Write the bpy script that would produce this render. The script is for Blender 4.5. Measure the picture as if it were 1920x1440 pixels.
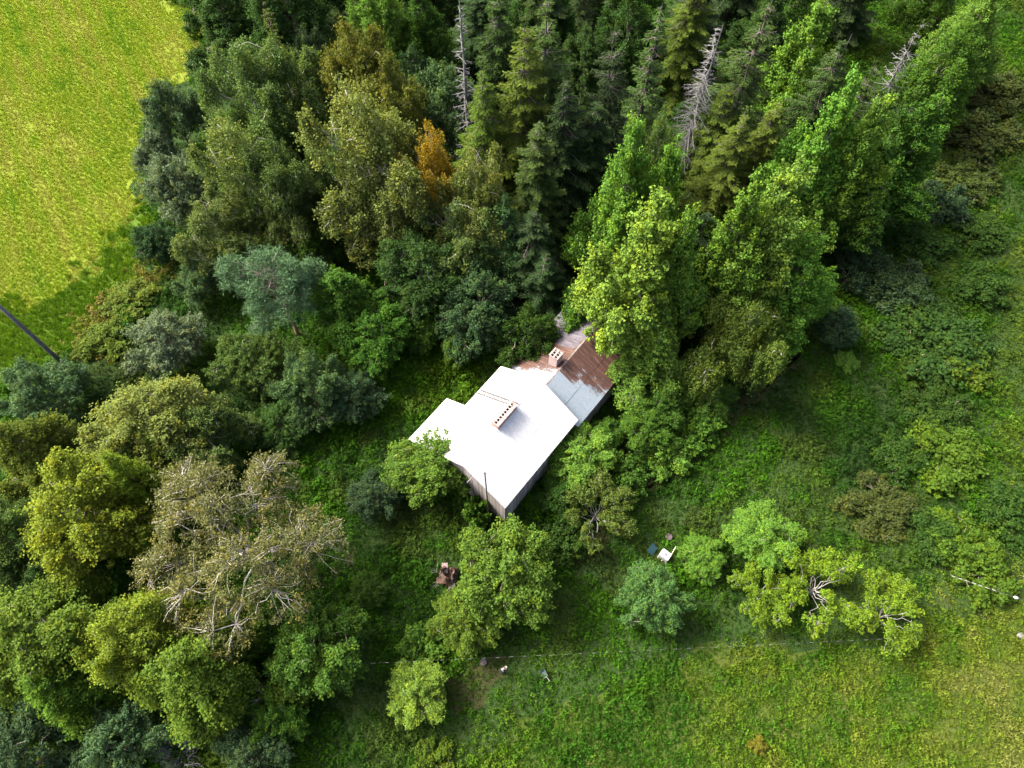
# Recreation of an aerial drone photograph: a white-roofed farmhouse in an overgrown garden between woods and a hay field.
import bpy, math, random
import numpy as np
from mathutils import Vector, Matrix
R = math.radians
scene = bpy.context.scene
for o in list(bpy.data.objects): bpy.data.objects.remove(o, do_unlink=True)
C = scene.collection

# ------------------------------------------------------------------ camera, sky, sun, exposure
CAM_H, TILT = 68.0, R(28.0)
cam_d = bpy.data.cameras.new('camera'); cam = bpy.data.objects.new('camera', cam_d); C.objects.link(cam)
cam.location = (0, 0, CAM_H); cam.rotation_euler = (TILT, 0, 0)
cam_d.sensor_width = 36.0; cam_d.lens = 36.0 * 1331.0 / 1920.0
cam_d.clip_start = 0.5; cam_d.clip_end = 6000
scene.camera = cam
SUN_AZ = (-0.92, 0.39); SUN_EL = R(49)            # horizontal direction towards the sun
world = bpy.data.worlds.new('World'); scene.world = world; world.use_nodes = True
wn = world.node_tree; wn.nodes.clear()
sky = wn.nodes.new('ShaderNodeTexSky'); sky.sky_type = 'NISHITA'; sky.sun_disc = False
sky.sun_elevation = SUN_EL; sky.sun_rotation = math.atan2(SUN_AZ[0], SUN_AZ[1]); sky.dust_density = 7.0; sky.air_density = 0.5; sky.ozone_density = 0.25
bg = wn.nodes.new('ShaderNodeBackground'); bg.inputs['Strength'].default_value = 0.15
wo = wn.nodes.new('ShaderNodeOutputWorld'); wn.links.new(sky.outputs[0], bg.inputs[0]); wn.links.new(bg.outputs[0], wo.inputs[0])
sun_d = bpy.data.lights.new('sun', 'SUN'); sun_d.energy = 2.05; sun_d.angle = R(15.0); sun_d.color = (1.0, 0.955, 0.84)
sun = bpy.data.objects.new('sun', sun_d); C.objects.link(sun)
az = Vector((SUN_AZ[0], SUN_AZ[1], 0)).normalized(); sd = az * math.cos(SUN_EL) + Vector((0, 0, math.sin(SUN_EL)))
sun.rotation_euler = sd.to_track_quat('Z', 'Y').to_euler(); sun.location = sd * 150
vs = scene.view_settings; vs.view_transform = 'Standard'; vs.look = 'None'; vs.exposure = 2.15; vs.gamma = 1.0; vs.use_curve_mapping = False
scene.cycles.max_bounces = 4; scene.cycles.diffuse_bounces = 3; scene.cycles.transmission_bounces = 3; scene.cycles.transparent_max_bounces = 4

# ------------------------------------------------------------------ small helpers
def tag(o, label=None, cat=None, group=None, kind=None):
    if label: o['label'] = label
    if cat: o['category'] = cat
    if group: o['group'] = group
    if kind: o['kind'] = kind
    return o
def link(name, data, parent=None, loc=None, rot=None, scale=None):
    o = bpy.data.objects.new(name, data); C.objects.link(o)
    if parent: o.parent = parent
    if loc is not None: o.location = loc
    if rot is not None: o.rotation_euler = rot
    if scale is not None: o.scale = scale
    return o
def empty(name, loc=(0, 0, 0), rz=0.0):
    o = link(name, None, None, loc, (0, 0, rz)); o.empty_display_size = 0.5; return o
def mesh(name, v, f, mat=None, smooth=False):
    m = bpy.data.meshes.new(name); m.from_pydata([tuple(p) for p in v], [], [tuple(q) for q in f]); m.update()
    if mat:
        for x in (mat if isinstance(mat, (list, tuple)) else [mat]): m.materials.append(x)
    if smooth: m.polygons.foreach_set('use_smooth', [True] * len(m.polygons))
    return m
def quads(name, V, attrs, mat):
    """V: (n,4,3) array of leaf quads -> one mesh with float face attributes."""
    n = len(V); m = bpy.data.meshes.new(name)
    m.vertices.add(n * 4); m.vertices.foreach_set('co', np.ascontiguousarray(V, dtype=np.float32).ravel())
    m.loops.add(n * 4); m.loops.foreach_set('vertex_index', np.arange(n * 4, dtype=np.int32))
    m.polygons.add(n); m.polygons.foreach_set('loop_start', np.arange(0, n * 4, 4, dtype=np.int32))
    m.update(calc_edges=True)
    for k, a in attrs.items():
        at_ = m.attributes.new(k, 'FLOAT', 'FACE'); at_.data.foreach_set('value', np.ascontiguousarray(a, dtype=np.float32))
    m.materials.append(mat); m.validate(); return m
class MB:
    """collects boxes, tubes and lathes into one mesh"""
    def __init__(s): s.v = []; s.f = []; s.mi = []; s.cur = 0
    def add(s, v, f):
        b = len(s.v); s.v += [tuple(p) for p in v]; s.f += [tuple(b + i for i in q) for q in f]; s.mi += [s.cur] * len(f)
    def box(s, c, d, M=None):
        x, y, z = c; a, b, h = d[0] / 2, d[1] / 2, d[2] / 2
        v = [Vector((x + i * a, y + j * b, z + k * h)) for k in (-1, 1) for j in (-1, 1) for i in (-1, 1)]
        if M: v = [M @ p for p in v]
        s.add(v, [(0, 2, 3, 1), (4, 5, 7, 6), (0, 1, 5, 4), (2, 6, 7, 3), (0, 4, 6, 2), (1, 3, 7, 5)])
    def tube(s, pts, rad, n=6, cap=True):
        pts = [Vector(p) for p in pts]; rings = []
        for i, p in enumerate(pts):
            t = (pts[min(i + 1, len(pts) - 1)] - pts[max(i - 1, 0)]).normalized()
            a = t.orthogonal().normalized() if i == 0 else (rings[-1][1] - t * rings[-1][1].dot(t)).normalized()
            rings.append((p, a, t.cross(a)))
        v = []
        for i, (p, a, b) in enumerate(rings):
            r = rad[i] if isinstance(rad, (list, tuple)) else rad
            v += [p + (a * math.cos(2 * math.pi * k / n) + b * math.sin(2 * math.pi * k / n)) * r for k in range(n)]
        f = [(i * n + k, i * n + (k + 1) % n, (i + 1) * n + (k + 1) % n, (i + 1) * n + k) for i in range(len(pts) - 1) for k in range(n)]
        if cap: f += [tuple(range(n - 1, -1, -1)), tuple(range((len(pts) - 1) * n, len(pts) * n))]
        s.add(v, f)
    def lathe(s, prof, n=20, c=(0, 0, 0)):
        v = [(c[0] + r * math.cos(2 * math.pi * k / n), c[1] + r * math.sin(2 * math.pi * k / n), c[2] + z) for r, z in prof for k in range(n)]
        f = [(i * n + k, i * n + (k + 1) % n, (i + 1) * n + (k + 1) % n, (i + 1) * n + k) for i in range(len(prof) - 1) for k in range(n)]
        s.add(v, f)
    def build(s, name, mat, parent=None, smooth=False, **k):
        m = mesh(name, s.v, s.f, mat, smooth)
        if any(s.mi): m.polygons.foreach_set('material_index', s.mi)
        return link(name, m, parent, **k)

# ------------------------------------------------------------------ materials
def new_mat(name):
    m = bpy.data.materials.new(name); m.use_nodes = True; t = m.node_tree; t.nodes.clear()
    out = t.nodes.new('ShaderNodeOutputMaterial'); return m, t, out
def nd(t, kind, **kw):
    n = t.nodes.new(kind)
    for k, v in kw.items():
        if k in n.inputs.keys(): n.inputs[k].default_value = v
        else: setattr(n, k, v)
    return n
def lk(t, a, b): t.links.new(a, b)
def ramp(t, fac, stops):
    r = t.nodes.new('ShaderNodeValToRGB'); e = r.color_ramp.elements
    e[0].position, e[0].color = stops[0][0], (*stops[0][1], 1); e[1].position, e[1].color = stops[-1][0], (*stops[-1][1], 1)
    for p, c in stops[1:-1]:
        x = e.new(p); x.color = (*c, 1)
    lk(t, fac, r.inputs[0]); return r.outputs[0]
def math_n(t, op, a, b=None):
    n = t.nodes.new('ShaderNodeMath'); n.operation = op
    for i, x in enumerate((a, b)):
        if x is None: continue
        if isinstance(x, (int, float)): n.inputs[i].default_value = x
        else: lk(t, x, n.inputs[i])
    return n.outputs[0]
def mixc(t, fac, a, b, mode='MIX'):
    n = t.nodes.new('ShaderNodeMix'); n.data_type = 'RGBA'; n.blend_type = mode
    for s, x in ((n.inputs[0], fac), (n.inputs[6], a), (n.inputs[7], b)):
        if isinstance(x, (int, float)): s.default_value = x
        elif isinstance(x, tuple): s.default_value = (*x, 1)
        else: lk(t, x, s)
    return n.outputs[2]
def leaf_mat(name, trans=0.32, vary=(0.62, 1.38), warm=(1.4, 1.15, 0.7), inst=False, rough=0.55):
    m, t, out = new_mat(name)
    if inst:
        col = nd(t, 'ShaderNodeAttribute', attribute_type='INSTANCER', attribute_name='tint').outputs['Color']
    else:
        col = t.nodes.new('ShaderNodeObjectInfo').outputs['Color']
    v = nd(t, 'ShaderNodeAttribute', attribute_name='v').outputs['Fac']
    w = nd(t, 'ShaderNodeAttribute', attribute_name='w').outputs['Fac']
    mr = nd(t, 'ShaderNodeMapRange'); lk(t, v, mr.inputs[0]); mr.inputs[3].default_value, mr.inputs[4].default_value = vary
    hsv = mixc(t, w, col, mixc(t, 1.0, col, warm, 'MULTIPLY'))
    sc = t.nodes.new('ShaderNodeVectorMath'); sc.operation = 'SCALE'; lk(t, hsv, sc.inputs[0]); lk(t, mr.outputs[0], sc.inputs['Scale'])
    p = nd(t, 'ShaderNodeBsdfPrincipled', Roughness=rough); p.inputs['Specular IOR Level'].default_value = 0.03
    lk(t, sc.outputs[0], p.inputs['Base Color'])
    tr = t.nodes.new('ShaderNodeBsdfTranslucent'); lk(t, mixc(t, 1.0, sc.outputs[0], (1.15, 1.2, 0.6), 'MULTIPLY'), tr.inputs[0])
    mx = nd(t, 'ShaderNodeMixShader'); mx.inputs[0].default_value = trans
    lk(t, p.outputs[0], mx.inputs[1]); lk(t, tr.outputs[0], mx.inputs[2]); lk(t, mx.outputs[0], out.inputs[0]); return m
def noisy(name, c1, c2, scale=3.0, rough=0.85, stretch=(1, 1, 1), bump=0.0, detail=6, coord='Object', metal=0.0, spec=0.3):
    m, t, out = new_mat(name); tc = t.nodes.new('ShaderNodeTexCoord'); mp = nd(t, 'ShaderNodeMapping'); mp.inputs['Scale'].default_value = stretch
    lk(t, tc.outputs[coord], mp.inputs[0]); n = nd(t, 'ShaderNodeTexNoise'); n.inputs['Scale'].default_value = scale; n.inputs['Detail'].default_value = detail
    lk(t, mp.outputs[0], n.inputs[0]); p = nd(t, 'ShaderNodeBsdfPrincipled', Roughness=rough, Metallic=metal); p.inputs['Specular IOR Level'].default_value = spec
    lk(t, ramp(t, n.outputs['Fac'], [(0.3, c1), (0.7, c2)]), p.inputs['Base Color'])
    if bump:
        b = nd(t, 'ShaderNodeBump'); b.inputs['Strength'].default_value = bump; b.inputs['Distance'].default_value = 0.05
        lk(t, n.outputs['Fac'], b.inputs['Height']); lk(t, b.outputs[0], p.inputs['Normal'])
    lk(t, p.outputs[0], out.inputs[0]); return m

M_LEAF = leaf_mat('broad_leaf')
M_FINE = leaf_mat('fine_leaf', trans=0.3, vary=(0.6, 1.4))
M_NEEDLE = leaf_mat('needles', trans=0.12, vary=(0.55, 1.45), warm=(1.35, 1.1, 0.7), rough=0.6)
M_HERB = leaf_mat('herb_leaf', trans=0.28, inst=True)
M_BARK = noisy('grey_brown_bark', (0.09, 0.075, 0.06), (0.27, 0.24, 0.21), 5, stretch=(1, 1, 0.3))
M_BIRCHBARK = noisy('pale_birch_bark', (0.16, 0.14, 0.12), (0.52, 0.49, 0.45), 4, stretch=(1, 1, 1.6))
M_DARKBARK = noisy('dark_spruce_bark', (0.045, 0.038, 0.032), (0.11, 0.095, 0.08), 5)
M_DEAD = noisy('bleached_dead_wood', (0.075, 0.074, 0.073), (0.18, 0.178, 0.176), 6)
M_TWIG = noisy('pale_lichen_twig', (0.16, 0.155, 0.14), (0.36, 0.345, 0.32), 6)
M_WOOD = noisy('weathered_board', (0.15, 0.135, 0.125), (0.36, 0.325, 0.30), 3.0, stretch=(7, 7, 0.6), bump=0.3)
M_PLASTER = noisy('beige_render', (0.27, 0.25, 0.22), (0.42, 0.39, 0.35), 1.2, bump=0.1)
M_WHITE = noisy('white_painted_sheet', (0.38, 0.386, 0.388), (0.47, 0.477, 0.48), 1.3, rough=0.45, spec=0.45, stretch=(5, .5, 1))
M_GREYMETAL = noisy('grey_steel', (0.10, 0.10, 0.105), (0.18, 0.18, 0.19), 4, rough=0.6)
M_LADDER = noisy('dark_ladder_steel', (0.04, 0.038, 0.036), (0.085, 0.08, 0.075), 4, rough=0.7)
M_DARK = noisy('dark_void', (0.012, 0.011, 0.010), (0.022, 0.020, 0.018), 4)
M_MORTAR = noisy('chimney_cap_mortar', (0.13, 0.10, 0.095), (0.30, 0.25, 0.235), 5, bump=0.4)

# ------------------------------------------------------------------ foliage builders (numpy)
def nrm(a): return a / np.maximum(np.linalg.norm(a, axis=-1, keepdims=True), 1e-6)
def leaf_quads(rng, P, N, L, W, fold=0.25, axis=None):
    """diamond leaves folded along the midrib: P centres, N normals, L lengths, W widths"""
    n = len(P); N = nrm(N)
    a = rng.normal(size=(n, 3)) if axis is None else axis + rng.normal(size=(n, 3)) * 0.25
    a = nrm(a - N * (a * N).sum(1, keepdims=True)); b = np.cross(N, a)
    L = np.broadcast_to(L, (n,))[:, None]; W = np.broadcast_to(W, (n,))[:, None]
    lift = N * W * fold
    return np.stack([P - a * L / 2, P + b * W / 2 + lift, P + a * L / 2, P - b * W / 2 + lift], 1)
class Wood:
    """tapered branch tubes gathered in numpy-friendly lists"""
    def __init__(s): s.mb = MB()
    def branch(s, p0, p1, r0, r1, sag=0.0, seg=4, n=4, rng=None, wob=0.06):
        p0 = np.array(p0, float); p1 = np.array(p1, float); d = np.linalg.norm(p1 - p0)
        pts, rr = [], []
        for i in range(seg + 1):
            u = i / seg; q = p0 + (p1 - p0) * u; q[2] += sag * d * math.sin(math.pi * u)
            if rng is not None and 0 < i < seg: q += rng.normal(size=3) * d * wob
            pts.append(q); rr.append(r0 + (r1 - r0) * u)
        s.mb.tube([tuple(q) for q in pts], rr, n, cap=False); return pts
    def mesh(s, name, mat): return mesh(name, s.mb.v, s.mb.f, mat, True)

def lobes_for(style, rng, h, r):
    """crown envelope as a union of ellipsoids: (centre, radii)"""
    L = []
    if style == 'spired':                       # maple: a tall middle and many pointed side spires
        L.append(((0, 0, h * .58), (r * .42, r * .42, h * .42)))
        for i in range(15):
            a = i * 2.4 + rng.uniform(-.5, .5); d = r * rng.uniform(.2, .85); zt = h * rng.uniform(.62, 1.0) * (1.05 - .52 * d / r); zb = h * rng.uniform(.08, .25); k = r * rng.uniform(.18, .34)
            L.append(((math.cos(a) * d, math.sin(a) * d, (zt + zb) / 2), (k, k, (zt - zb) / 2)))
    elif style == 'round':
        L.append(((0, 0, h * .56), (r * .62, r * .62, h * .40)))
        for i in range(16):
            a = i * 2.4 + rng.uniform(-.5, .5); d = r * rng.uniform(.34, .8); k = rng.uniform(.2, .36)
            L.append(((math.cos(a) * d, math.sin(a) * d, h * (rng.uniform(.34, .74) * (1.1 - .28 * d / r))), (r * k, r * k, h * rng.uniform(.13, .26))))
    elif style == 'column':                     # birch
        L.append(((0, 0, h * .56), (r * .5, r * .5, h * .42)))
        for i in range(15):
            a = i * 2.4 + rng.uniform(-.5, .5); d = r * rng.uniform(.3, .85); z = h * rng.uniform(.28, .86) * (1.05 - .2 * d / r); k = r * rng.uniform(.18, .34)
            L.append(((math.cos(a) * d, math.sin(a) * d, z), (k, k, h * rng.uniform(.09, .2))))
    elif style == 'spread':                     # big open crown
        for i in range(15):
            a = i * 2.4 + rng.uniform(-.4, .4); d = r * (0.15 + 0.66 * math.sqrt((i + .5) / 15)); z = h * (0.86 - 0.34 * (d / r) ** 1.5 + rng.uniform(-.09, .05))
            L.append(((math.cos(a) * d, math.sin(a) * d, z), (r * rng.uniform(.24, .33),) * 2 + (h * rng.uniform(.13, .19),)))
    elif style == 'bush':
        for i in range(16):
            a = i * 2.4 + rng.uniform(-.6, .6); d = r * (0.08 + .82 * math.sqrt(i / 16)) * rng.uniform(.8, 1.1); k = rng.uniform(.18, .36)
            zt = h * rng.uniform(.45, 1.0) * (1 - .35 * d / r)
            L.append(((math.cos(a) * d, math.sin(a) * d, zt * .5), (r * k, r * k, zt * .5)))
    elif style == 'gappy':                      # old apple: loose uneven pads of foliage
        for i in range(17):
            a = i * 2.4 + rng.uniform(-.6, .6); d = r * (0.12 + .76 * math.sqrt((i + .5) / 17)) * rng.uniform(.85, 1.1); k = rng.uniform(.13, .33)
            L.append(((math.cos(a) * d, math.sin(a) * d, h * rng.uniform(.4, .88)), (r * k, r * k * rng.uniform(.7, 1.2), r * k * .6)))
    return L
def lobe_points(rng, L, n, shell=(.66, 1.06), point=.45):
    vol = np.array([q[1][0] * q[1][1] + q[1][0] * q[1][2] * 1.2 for q in L]); vol = vol / vol.sum()
    C0 = np.array([q[0] for q in L]); R0 = np.array([q[1] for q in L]); out = []
    tries = 0
    while len(out) < n and tries < n * 40:
        tries += 1; k = rng.choice(len(L), p=vol); d = rng.normal(size=3); d /= np.linalg.norm(d)
        if d[2] < -0.55: continue
        q0 = d * R0[k] * rng.uniform(*shell); q0[:2] *= 1 - point * max(0.0, d[2]); p = C0[k] + q0
        q = (((p - C0) / R0) ** 2).sum(1); q[k] = 9
        if q.min() < 0.22: continue
        if p[2] < 0.25: continue
        out.append(p)
    return np.array(out)
def broadleaf(name, seed, h, r, style='spired', clumps=150, leaves=130, clump_r=.75, leaf=(.30, .24), trunk=.2, hang=0.0, mat=None, bark=None, up=.55, bare=0.0, limbs=9, twig=None, fill=.22):
    """returns (trunk mesh, branches mesh, crown mesh)"""
    rng = np.random.default_rng(seed); L = lobes_for(style, rng, h, r)
    K = lobe_points(rng, L, clumps, point=.6 if style == 'spired' else .45); W = Wood(); T = Wood()
    lean = rng.normal(size=2) * .02 * h; top = np.array([lean[0], lean[1], h * .93])
    base_z = .12 * h
    if style in ('bush',):
        T.branch((0, 0, -.05), (0, 0, h * .35), trunk, trunk * .7, seg=2, n=6)
        stem_top = h * .35
    elif style in ('spread', 'gappy'):
        T.branch((0, 0, -.1), (lean[0] * .4, lean[1] * .4, h * .42), trunk, trunk * .75, seg=4, n=7, rng=rng, wob=.02); stem_top = h * .42
    else:
        T.branch((0, 0, -.1), tuple(top), trunk, trunk * .12, seg=7, n=7, rng=rng, wob=.008); stem_top = h * .93
    # main limbs to the lobe centres, then twigs to the clumps
    limb_pts = []
    for c, rad in L:
        c = np.array(c); hd = math.hypot(c[0], c[1]); z0 = min(stem_top, max(base_z, c[2] - hd * .9 - rad[2] * .3)); f = min(1.0, z0 / (h * .93))
        s = np.array([lean[0] * f, lean[1] * f, z0]) if style not in ('spread', 'gappy') else np.array([lean[0] * .4, lean[1] * .4, min(z0, stem_top)])
        e = c + np.array([0, 0, rad[2] * .55]); rr = trunk * (.42 if style != 'spread' else .4)
        limb_pts += W.branch(s, e, rr, rr * .22, sag=.05, seg=5, n=5, rng=rng, wob=.05)
    limb_pts = np.array(limb_pts)
    for k, p in enumerate(K):
        d = np.linalg.norm(limb_pts - p - np.array([0, 0, -.6]), axis=1); q = limb_pts[d.argmin()]
        if k % 3 == 0 or (bare and k % 2 == 0): W.branch(q, p + (p - q) * .1, .045 if not twig else twig, .012, sag=.08 if not hang else .16, seg=3, n=3, rng=rng, wob=.07)
    Q, NN, V, Wc = [], [], [], []
    for p in K:
        if bare and rng.random() < bare: continue
        k_ = .45 + 1.1 * rng.random() ** 1.8; cr = clump_r * k_; n = int(leaves * (.25 + .75 * k_) * 1.15) + 4; d = rng.normal(size=(n, 3)); d = nrm(d) * (rng.random((n, 1)) ** .45)
        if hang:
            ns = 14; st = nrm(rng.normal(size=(ns, 3))) * cr * rng.random((ns, 1)) ** .5; k = rng.integers(0, ns, n); ln = rng.uniform(.5, 1.3, ns)[k] * hang
            off = st[k] + np.stack([rng.normal(size=n) * .09, rng.normal(size=n) * .09, -ln * rng.random(n)], 1)
            off[:, 2] += cr * .35; nn = rng.normal(size=(n, 3)) + np.array([0, 0, .35])
        else:
            od = nrm(p * np.array([1, 1, 0]) + np.array([0, 0, rng.uniform(.1, 1.1) * (abs(p[0]) + abs(p[1]) + .5)])); off = d * cr * np.array([.8, .8, .62]); off += od * ((d @ od) * cr * .95)[:, None]; nn = d * .5 + np.array([0, 0, up]) + rng.normal(size=(n, 3)) * .55
        Q.append(p + off); NN.append(nn); V.append(np.clip(rng.normal(.5, .2, n) + rng.normal(0, .13), 0, 1)); Wc.append(np.clip(rng.random(n) ** 3 * .5 + (rng.uniform(.3, .9) if rng.random() < .28 else 0), 0, 1))
    # loose inner leaves so that gaps do not read hollow
    ni = int(sum(map(len, Q)) * fill); li = rng.choice(len(L), ni); d = nrm(rng.normal(size=(ni, 3))) * rng.random((ni, 1)) ** .4
    Q.append(np.array([l[0] for l in L])[li] + d * np.array([l[1] for l in L])[li] * .85); NN.append(rng.normal(size=(ni, 3)) + np.array([0, 0, .4])); V.append(rng.random(ni) * .8); Wc.append(rng.random(ni) * .2)
    Q = np.concatenate(Q); NN = np.concatenate(NN); V = np.concatenate(V); Wc = np.concatenate(Wc); n = len(Q); sz = rng.uniform(.7, 1.25, n)
    ax = np.broadcast_to(np.array([0, 0, -1.0]), (n, 3)) if hang else None
    crown = quads(name + '_crown', leaf_quads(rng, Q, NN, leaf[0] * sz, leaf[1] * sz, axis=ax), dict(v=V, w=Wc), mat or M_LEAF)
    return T.mesh(name + '_trunk', bark or M_BARK), W.mesh(name + '_branches', bark or M_BARK), crown
def spruce(name, seed, h, r, whorls=26, per=8, dead=False, top_dead=0.0, density=1.0, bare_low=.12, droop=.32):
    rng = np.random.default_rng(seed); W = Wood(); T = Wood(); T.branch((0, 0, -.1), (rng.normal() * .15, rng.normal() * .15, h), .013 * h + .02, .02, seg=6, n=7, rng=rng, wob=.004)
    P, A, N, Ls, Ws, V, Wc = [], [], [], [], [], [], []
    for i in range(whorls):
        u = (i + rng.uniform(-.3, .3)) / whorls; u = min(.985, max(0, u)); z = h * (bare_low + (1 - bare_low) * u)
        rad = r * ((1 - u) ** .82) * rng.uniform(.72, 1.15) + .12
        for j in range(per if u < .85 else per - 2):
            if rng.random() < (.12 if not dead else .22): continue
            a = 2 * math.pi * (j + rng.uniform(-.35, .35)) / per + i * .7; l = rad * rng.uniform(.5, 1.22); up = .25 + .5 * u
            dirv = np.array([math.cos(a), math.sin(a), 0]); nseg = 6; tt = np.linspace(0, 1, nseg)
            pts = np.array([0, 0, z]) + dirv * (l * tt)[:, None]; pts[:, 2] += l * (up * .35 * tt - (droop + .25 * (1 - u)) * tt ** 1.5 + .22 * tt ** 4)
            isdead = dead or u > 1 - top_dead or rng.random() < .05
            W.mb.tube([tuple(q) for q in pts], [.035 * (1 - .8 * q) * (1.25 if isdead else 1) + .006 for q in tt], 3, cap=False)
            side = np.cross(dirv, [0, 0, 1.0])
            if isdead:
                for s in range(int(3 + l * 3)):
                    q = rng.uniform(.25, 1); p = np.array([np.interp(q, tt, pts[:, c]) for c in range(3)]); tl = l * .28 * (1.15 - q) + .12
                    e = p + (side * rng.choice([-1, 1]) * .8 + dirv * .6 + np.array([0, 0, -.25])) * tl
                    W.mb.tube([tuple(p), tuple(e)], [.014, .006], 3, cap=False)
                continue
            n = int(l * 60 * density) + 6; q = rng.uniform(.12, 1.0, n) ** .8; B = np.stack([np.interp(q, tt, pts[:, c]) for c in range(3)], 1)
            lat = rng.uniform(-1, 1, n) * (l * .30 * (1.08 - q) + .10); p = B + side * lat[:, None] + dirv * (np.abs(lat) * .45)[:, None]; p[:, 2] -= np.abs(lat) * .25 + rng.random(n) * .06
            P.append(p); ax = dirv * .75 + side * np.sign(lat)[:, None] * .75 + np.array([0, 0, -.38]); A.append(ax)
            N.append(np.array([0, 0, 1.0]) + rng.normal(size=(n, 3)) * .35 + side * np.sign(lat)[:, None] * .2)
            Ls.append(rng.uniform(.26, .52, n)); Ws.append(rng.uniform(.055, .11, n)); V.append(np.clip(rng.normal(.5, .2, n) + rng.normal() * .1, 0, 1)); Wc.append(rng.random(n) ** 2 * .8 * (q > .75))
    tr = T.mesh(name + '_trunk', M_DEAD if dead else M_DARKBARK); br = W.mesh(name + '_branches', M_DEAD if (dead or top_dead) else M_DARKBARK)
    if not P: return tr, br, None
    P, A, N, Ls, Ws, V, Wc = map(np.concatenate, (P, A, N, Ls, Ws, V, Wc))
    return tr, br, quads(name + '_crown', leaf_quads(rng, P, N, Ls, Ws, fold=.3, axis=A), dict(v=V, w=Wc), M_NEEDLE)
def pine(name, seed, h, r):
    rng = np.random.default_rng(seed); W = Wood(); T = Wood(); T.branch((0, 0, -.1), (.3, -.2, h * .93), .2, .05, seg=7, n=7, rng=rng, wob=.01)
    L = lobes_for('round', rng, h, r); L = [((c[0], c[1], h * (.55 + .75 * (c[2] / h - .3))), (q[0], q[1], q[2] * .8)) for c, q in L]
    K = lobe_points(rng, L, 620, (.45, 1.0)); P, A, N, V = [], [], [], []
    for k, p in enumerate(K):
        if k % 5 == 0:
            z0 = max(h * .3, p[2] - math.hypot(p[0], p[1]) * .5); W.branch((.3 * z0 / h, -.2 * z0 / h, z0), p, .06, .012, sag=.06, seg=4, n=3, rng=rng)
        n = 46; d = nrm(rng.normal(size=(n, 3)) + np.array([0, 0, .5])); P.append(p + d * .22 + rng.normal(size=(n, 3)) * .16); A.append(d); N.append(rng.normal(size=(n, 3))); V.append(np.clip(rng.normal(.5, .2, n) + rng.normal() * .12, 0, 1))
    P, A, N, V = map(np.concatenate, (P, A, N, V)); n = len(P)
    return T.mesh(name + '_trunk', noisy('pine_bark', (.20, .10, .06), (.34, .2, .13), 4)), W.mesh(name + '_branches', M_BARK), quads(name + '_crown', leaf_quads(rng, P, N, rng.uniform(.28, .42, n), rng.uniform(.035, .06, n), axis=A), dict(v=V, w=rng.random(n) * .4), M_NEEDLE)
def bare_bush(name, seed, h, r, stems=26, mat=None):
    rng = np.random.default_rng(seed); W = Wood()
    def grow(p, d, l, rad, lev):
        e = p + d * l; pts = W.branch(p, e, rad, rad * .45, sag=.05, seg=3, n=3, rng=rng, wob=.07)
        if lev == 0: return
        for _ in range(4 if lev > 1 else 3):
            q = pts[rng.integers(1, 4)]; dd = nrm(d + rng.normal(size=3) * .6); grow(np.array(q), dd, l * rng.uniform(.4, .65), rad * .5, lev - 1)
    for i in range(stems):
        a = rng.uniform(0, 6.28); k = rng.random() ** .6; d = nrm(np.array([math.cos(a) * k * r / h * 1.2, math.sin(a) * k * r / h * 1.2, 1])); grow(np.array([math.cos(a) * .15 * r, math.sin(a) * .15 * r, 0]), d, h * rng.uniform(.45, .7), .03, 2)
    return W.mesh(name, mat or M_TWIG)

PROTO = {}
def proto(key, h, r, parts): PROTO[key] = (h, r, parts)
for i in range(3): proto(f'maple{i}', 17, 5, broadleaf(f'maple{i}', 10 + i, 17, 5, 'spired', clumps=900, leaves=60, clump_r=.52, leaf=(.205, .17), trunk=.18, fill=.16))
for i in range(3): proto(f'oval{i}', 9, 4, broadleaf(f'oval{i}', 20 + i, 9, 4, 'round', clumps=860, leaves=50, clump_r=.35, leaf=(.15, .122), trunk=.14, fill=.14))
for i in range(4): proto(f'birch{i}', 17, 4.2, broadleaf(f'birch{i}', 30 + i, 17, 4.2, 'column', clumps=760, leaves=60, clump_r=.5, leaf=(.17, .12), trunk=.15, hang=.9, mat=M_FINE, bark=M_BIRCHBARK, twig=.02, fill=.14))
for i in range(3): proto(f'willow{i}', 8, 4.5, broadleaf(f'willow{i}', 40 + i, 8, 4.5, 'round', clumps=760, leaves=48, clump_r=.38, leaf=(.185, .105), trunk=.12, mat=M_FINE, fill=.15, twig=.022))
for i in range(3): proto(f'aspen{i}', 15, 5, broadleaf(f'aspen{i}', 50 + i, 15, 5, ('spired', 'round', 'spired')[i], clumps=1200, leaves=42, clump_r=.46, leaf=(.17, .14), trunk=.18, mat=M_LEAF, fill=.16, twig=.03))
for i in range(4): proto(f'spruce{i}', 20, 4.0, spruce(f'spruce{i}', 60 + i, 20, 4.0, density=(1.2, 1.4, 1.0, 1.2)[i], per=(9, 10, 9, 9)[i], droop=(.42, .56, .40, .5)[i], whorls=(24, 30, 20, 26)[i]))
proto('sprucetop', 20, 4.0, spruce('sprucetop', 66, 20, 4.0, top_dead=.3, density=.9))
proto('sprucethin', 18, 2.8, spruce('sprucethin', 67, 18, 2.8, density=.55, per=7, whorls=22))
proto('deadspruce', 19, 2.9, spruce('deadspruce', 68, 19, 2.9, dead=True, whorls=34, per=10, droop=.5))
proto('deadpole', 22, 1.5, spruce('deadpole', 69, 22, 1.5, dead=True, whorls=24, per=5, bare_low=.25))
proto('pine', 13, 4.6, pine('pine', 70, 13, 4.6))
proto('bigbirch', 16, 7.6, broadleaf('bigbirch', 75, 16, 7.6, 'spread', clumps=900, leaves=56, clump_r=.58, leaf=(.15, .11), trunk=.3, hang=.6, mat=M_FINE, bark=M_BIRCHBARK, bare=.1, twig=.022, fill=.05))
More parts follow.
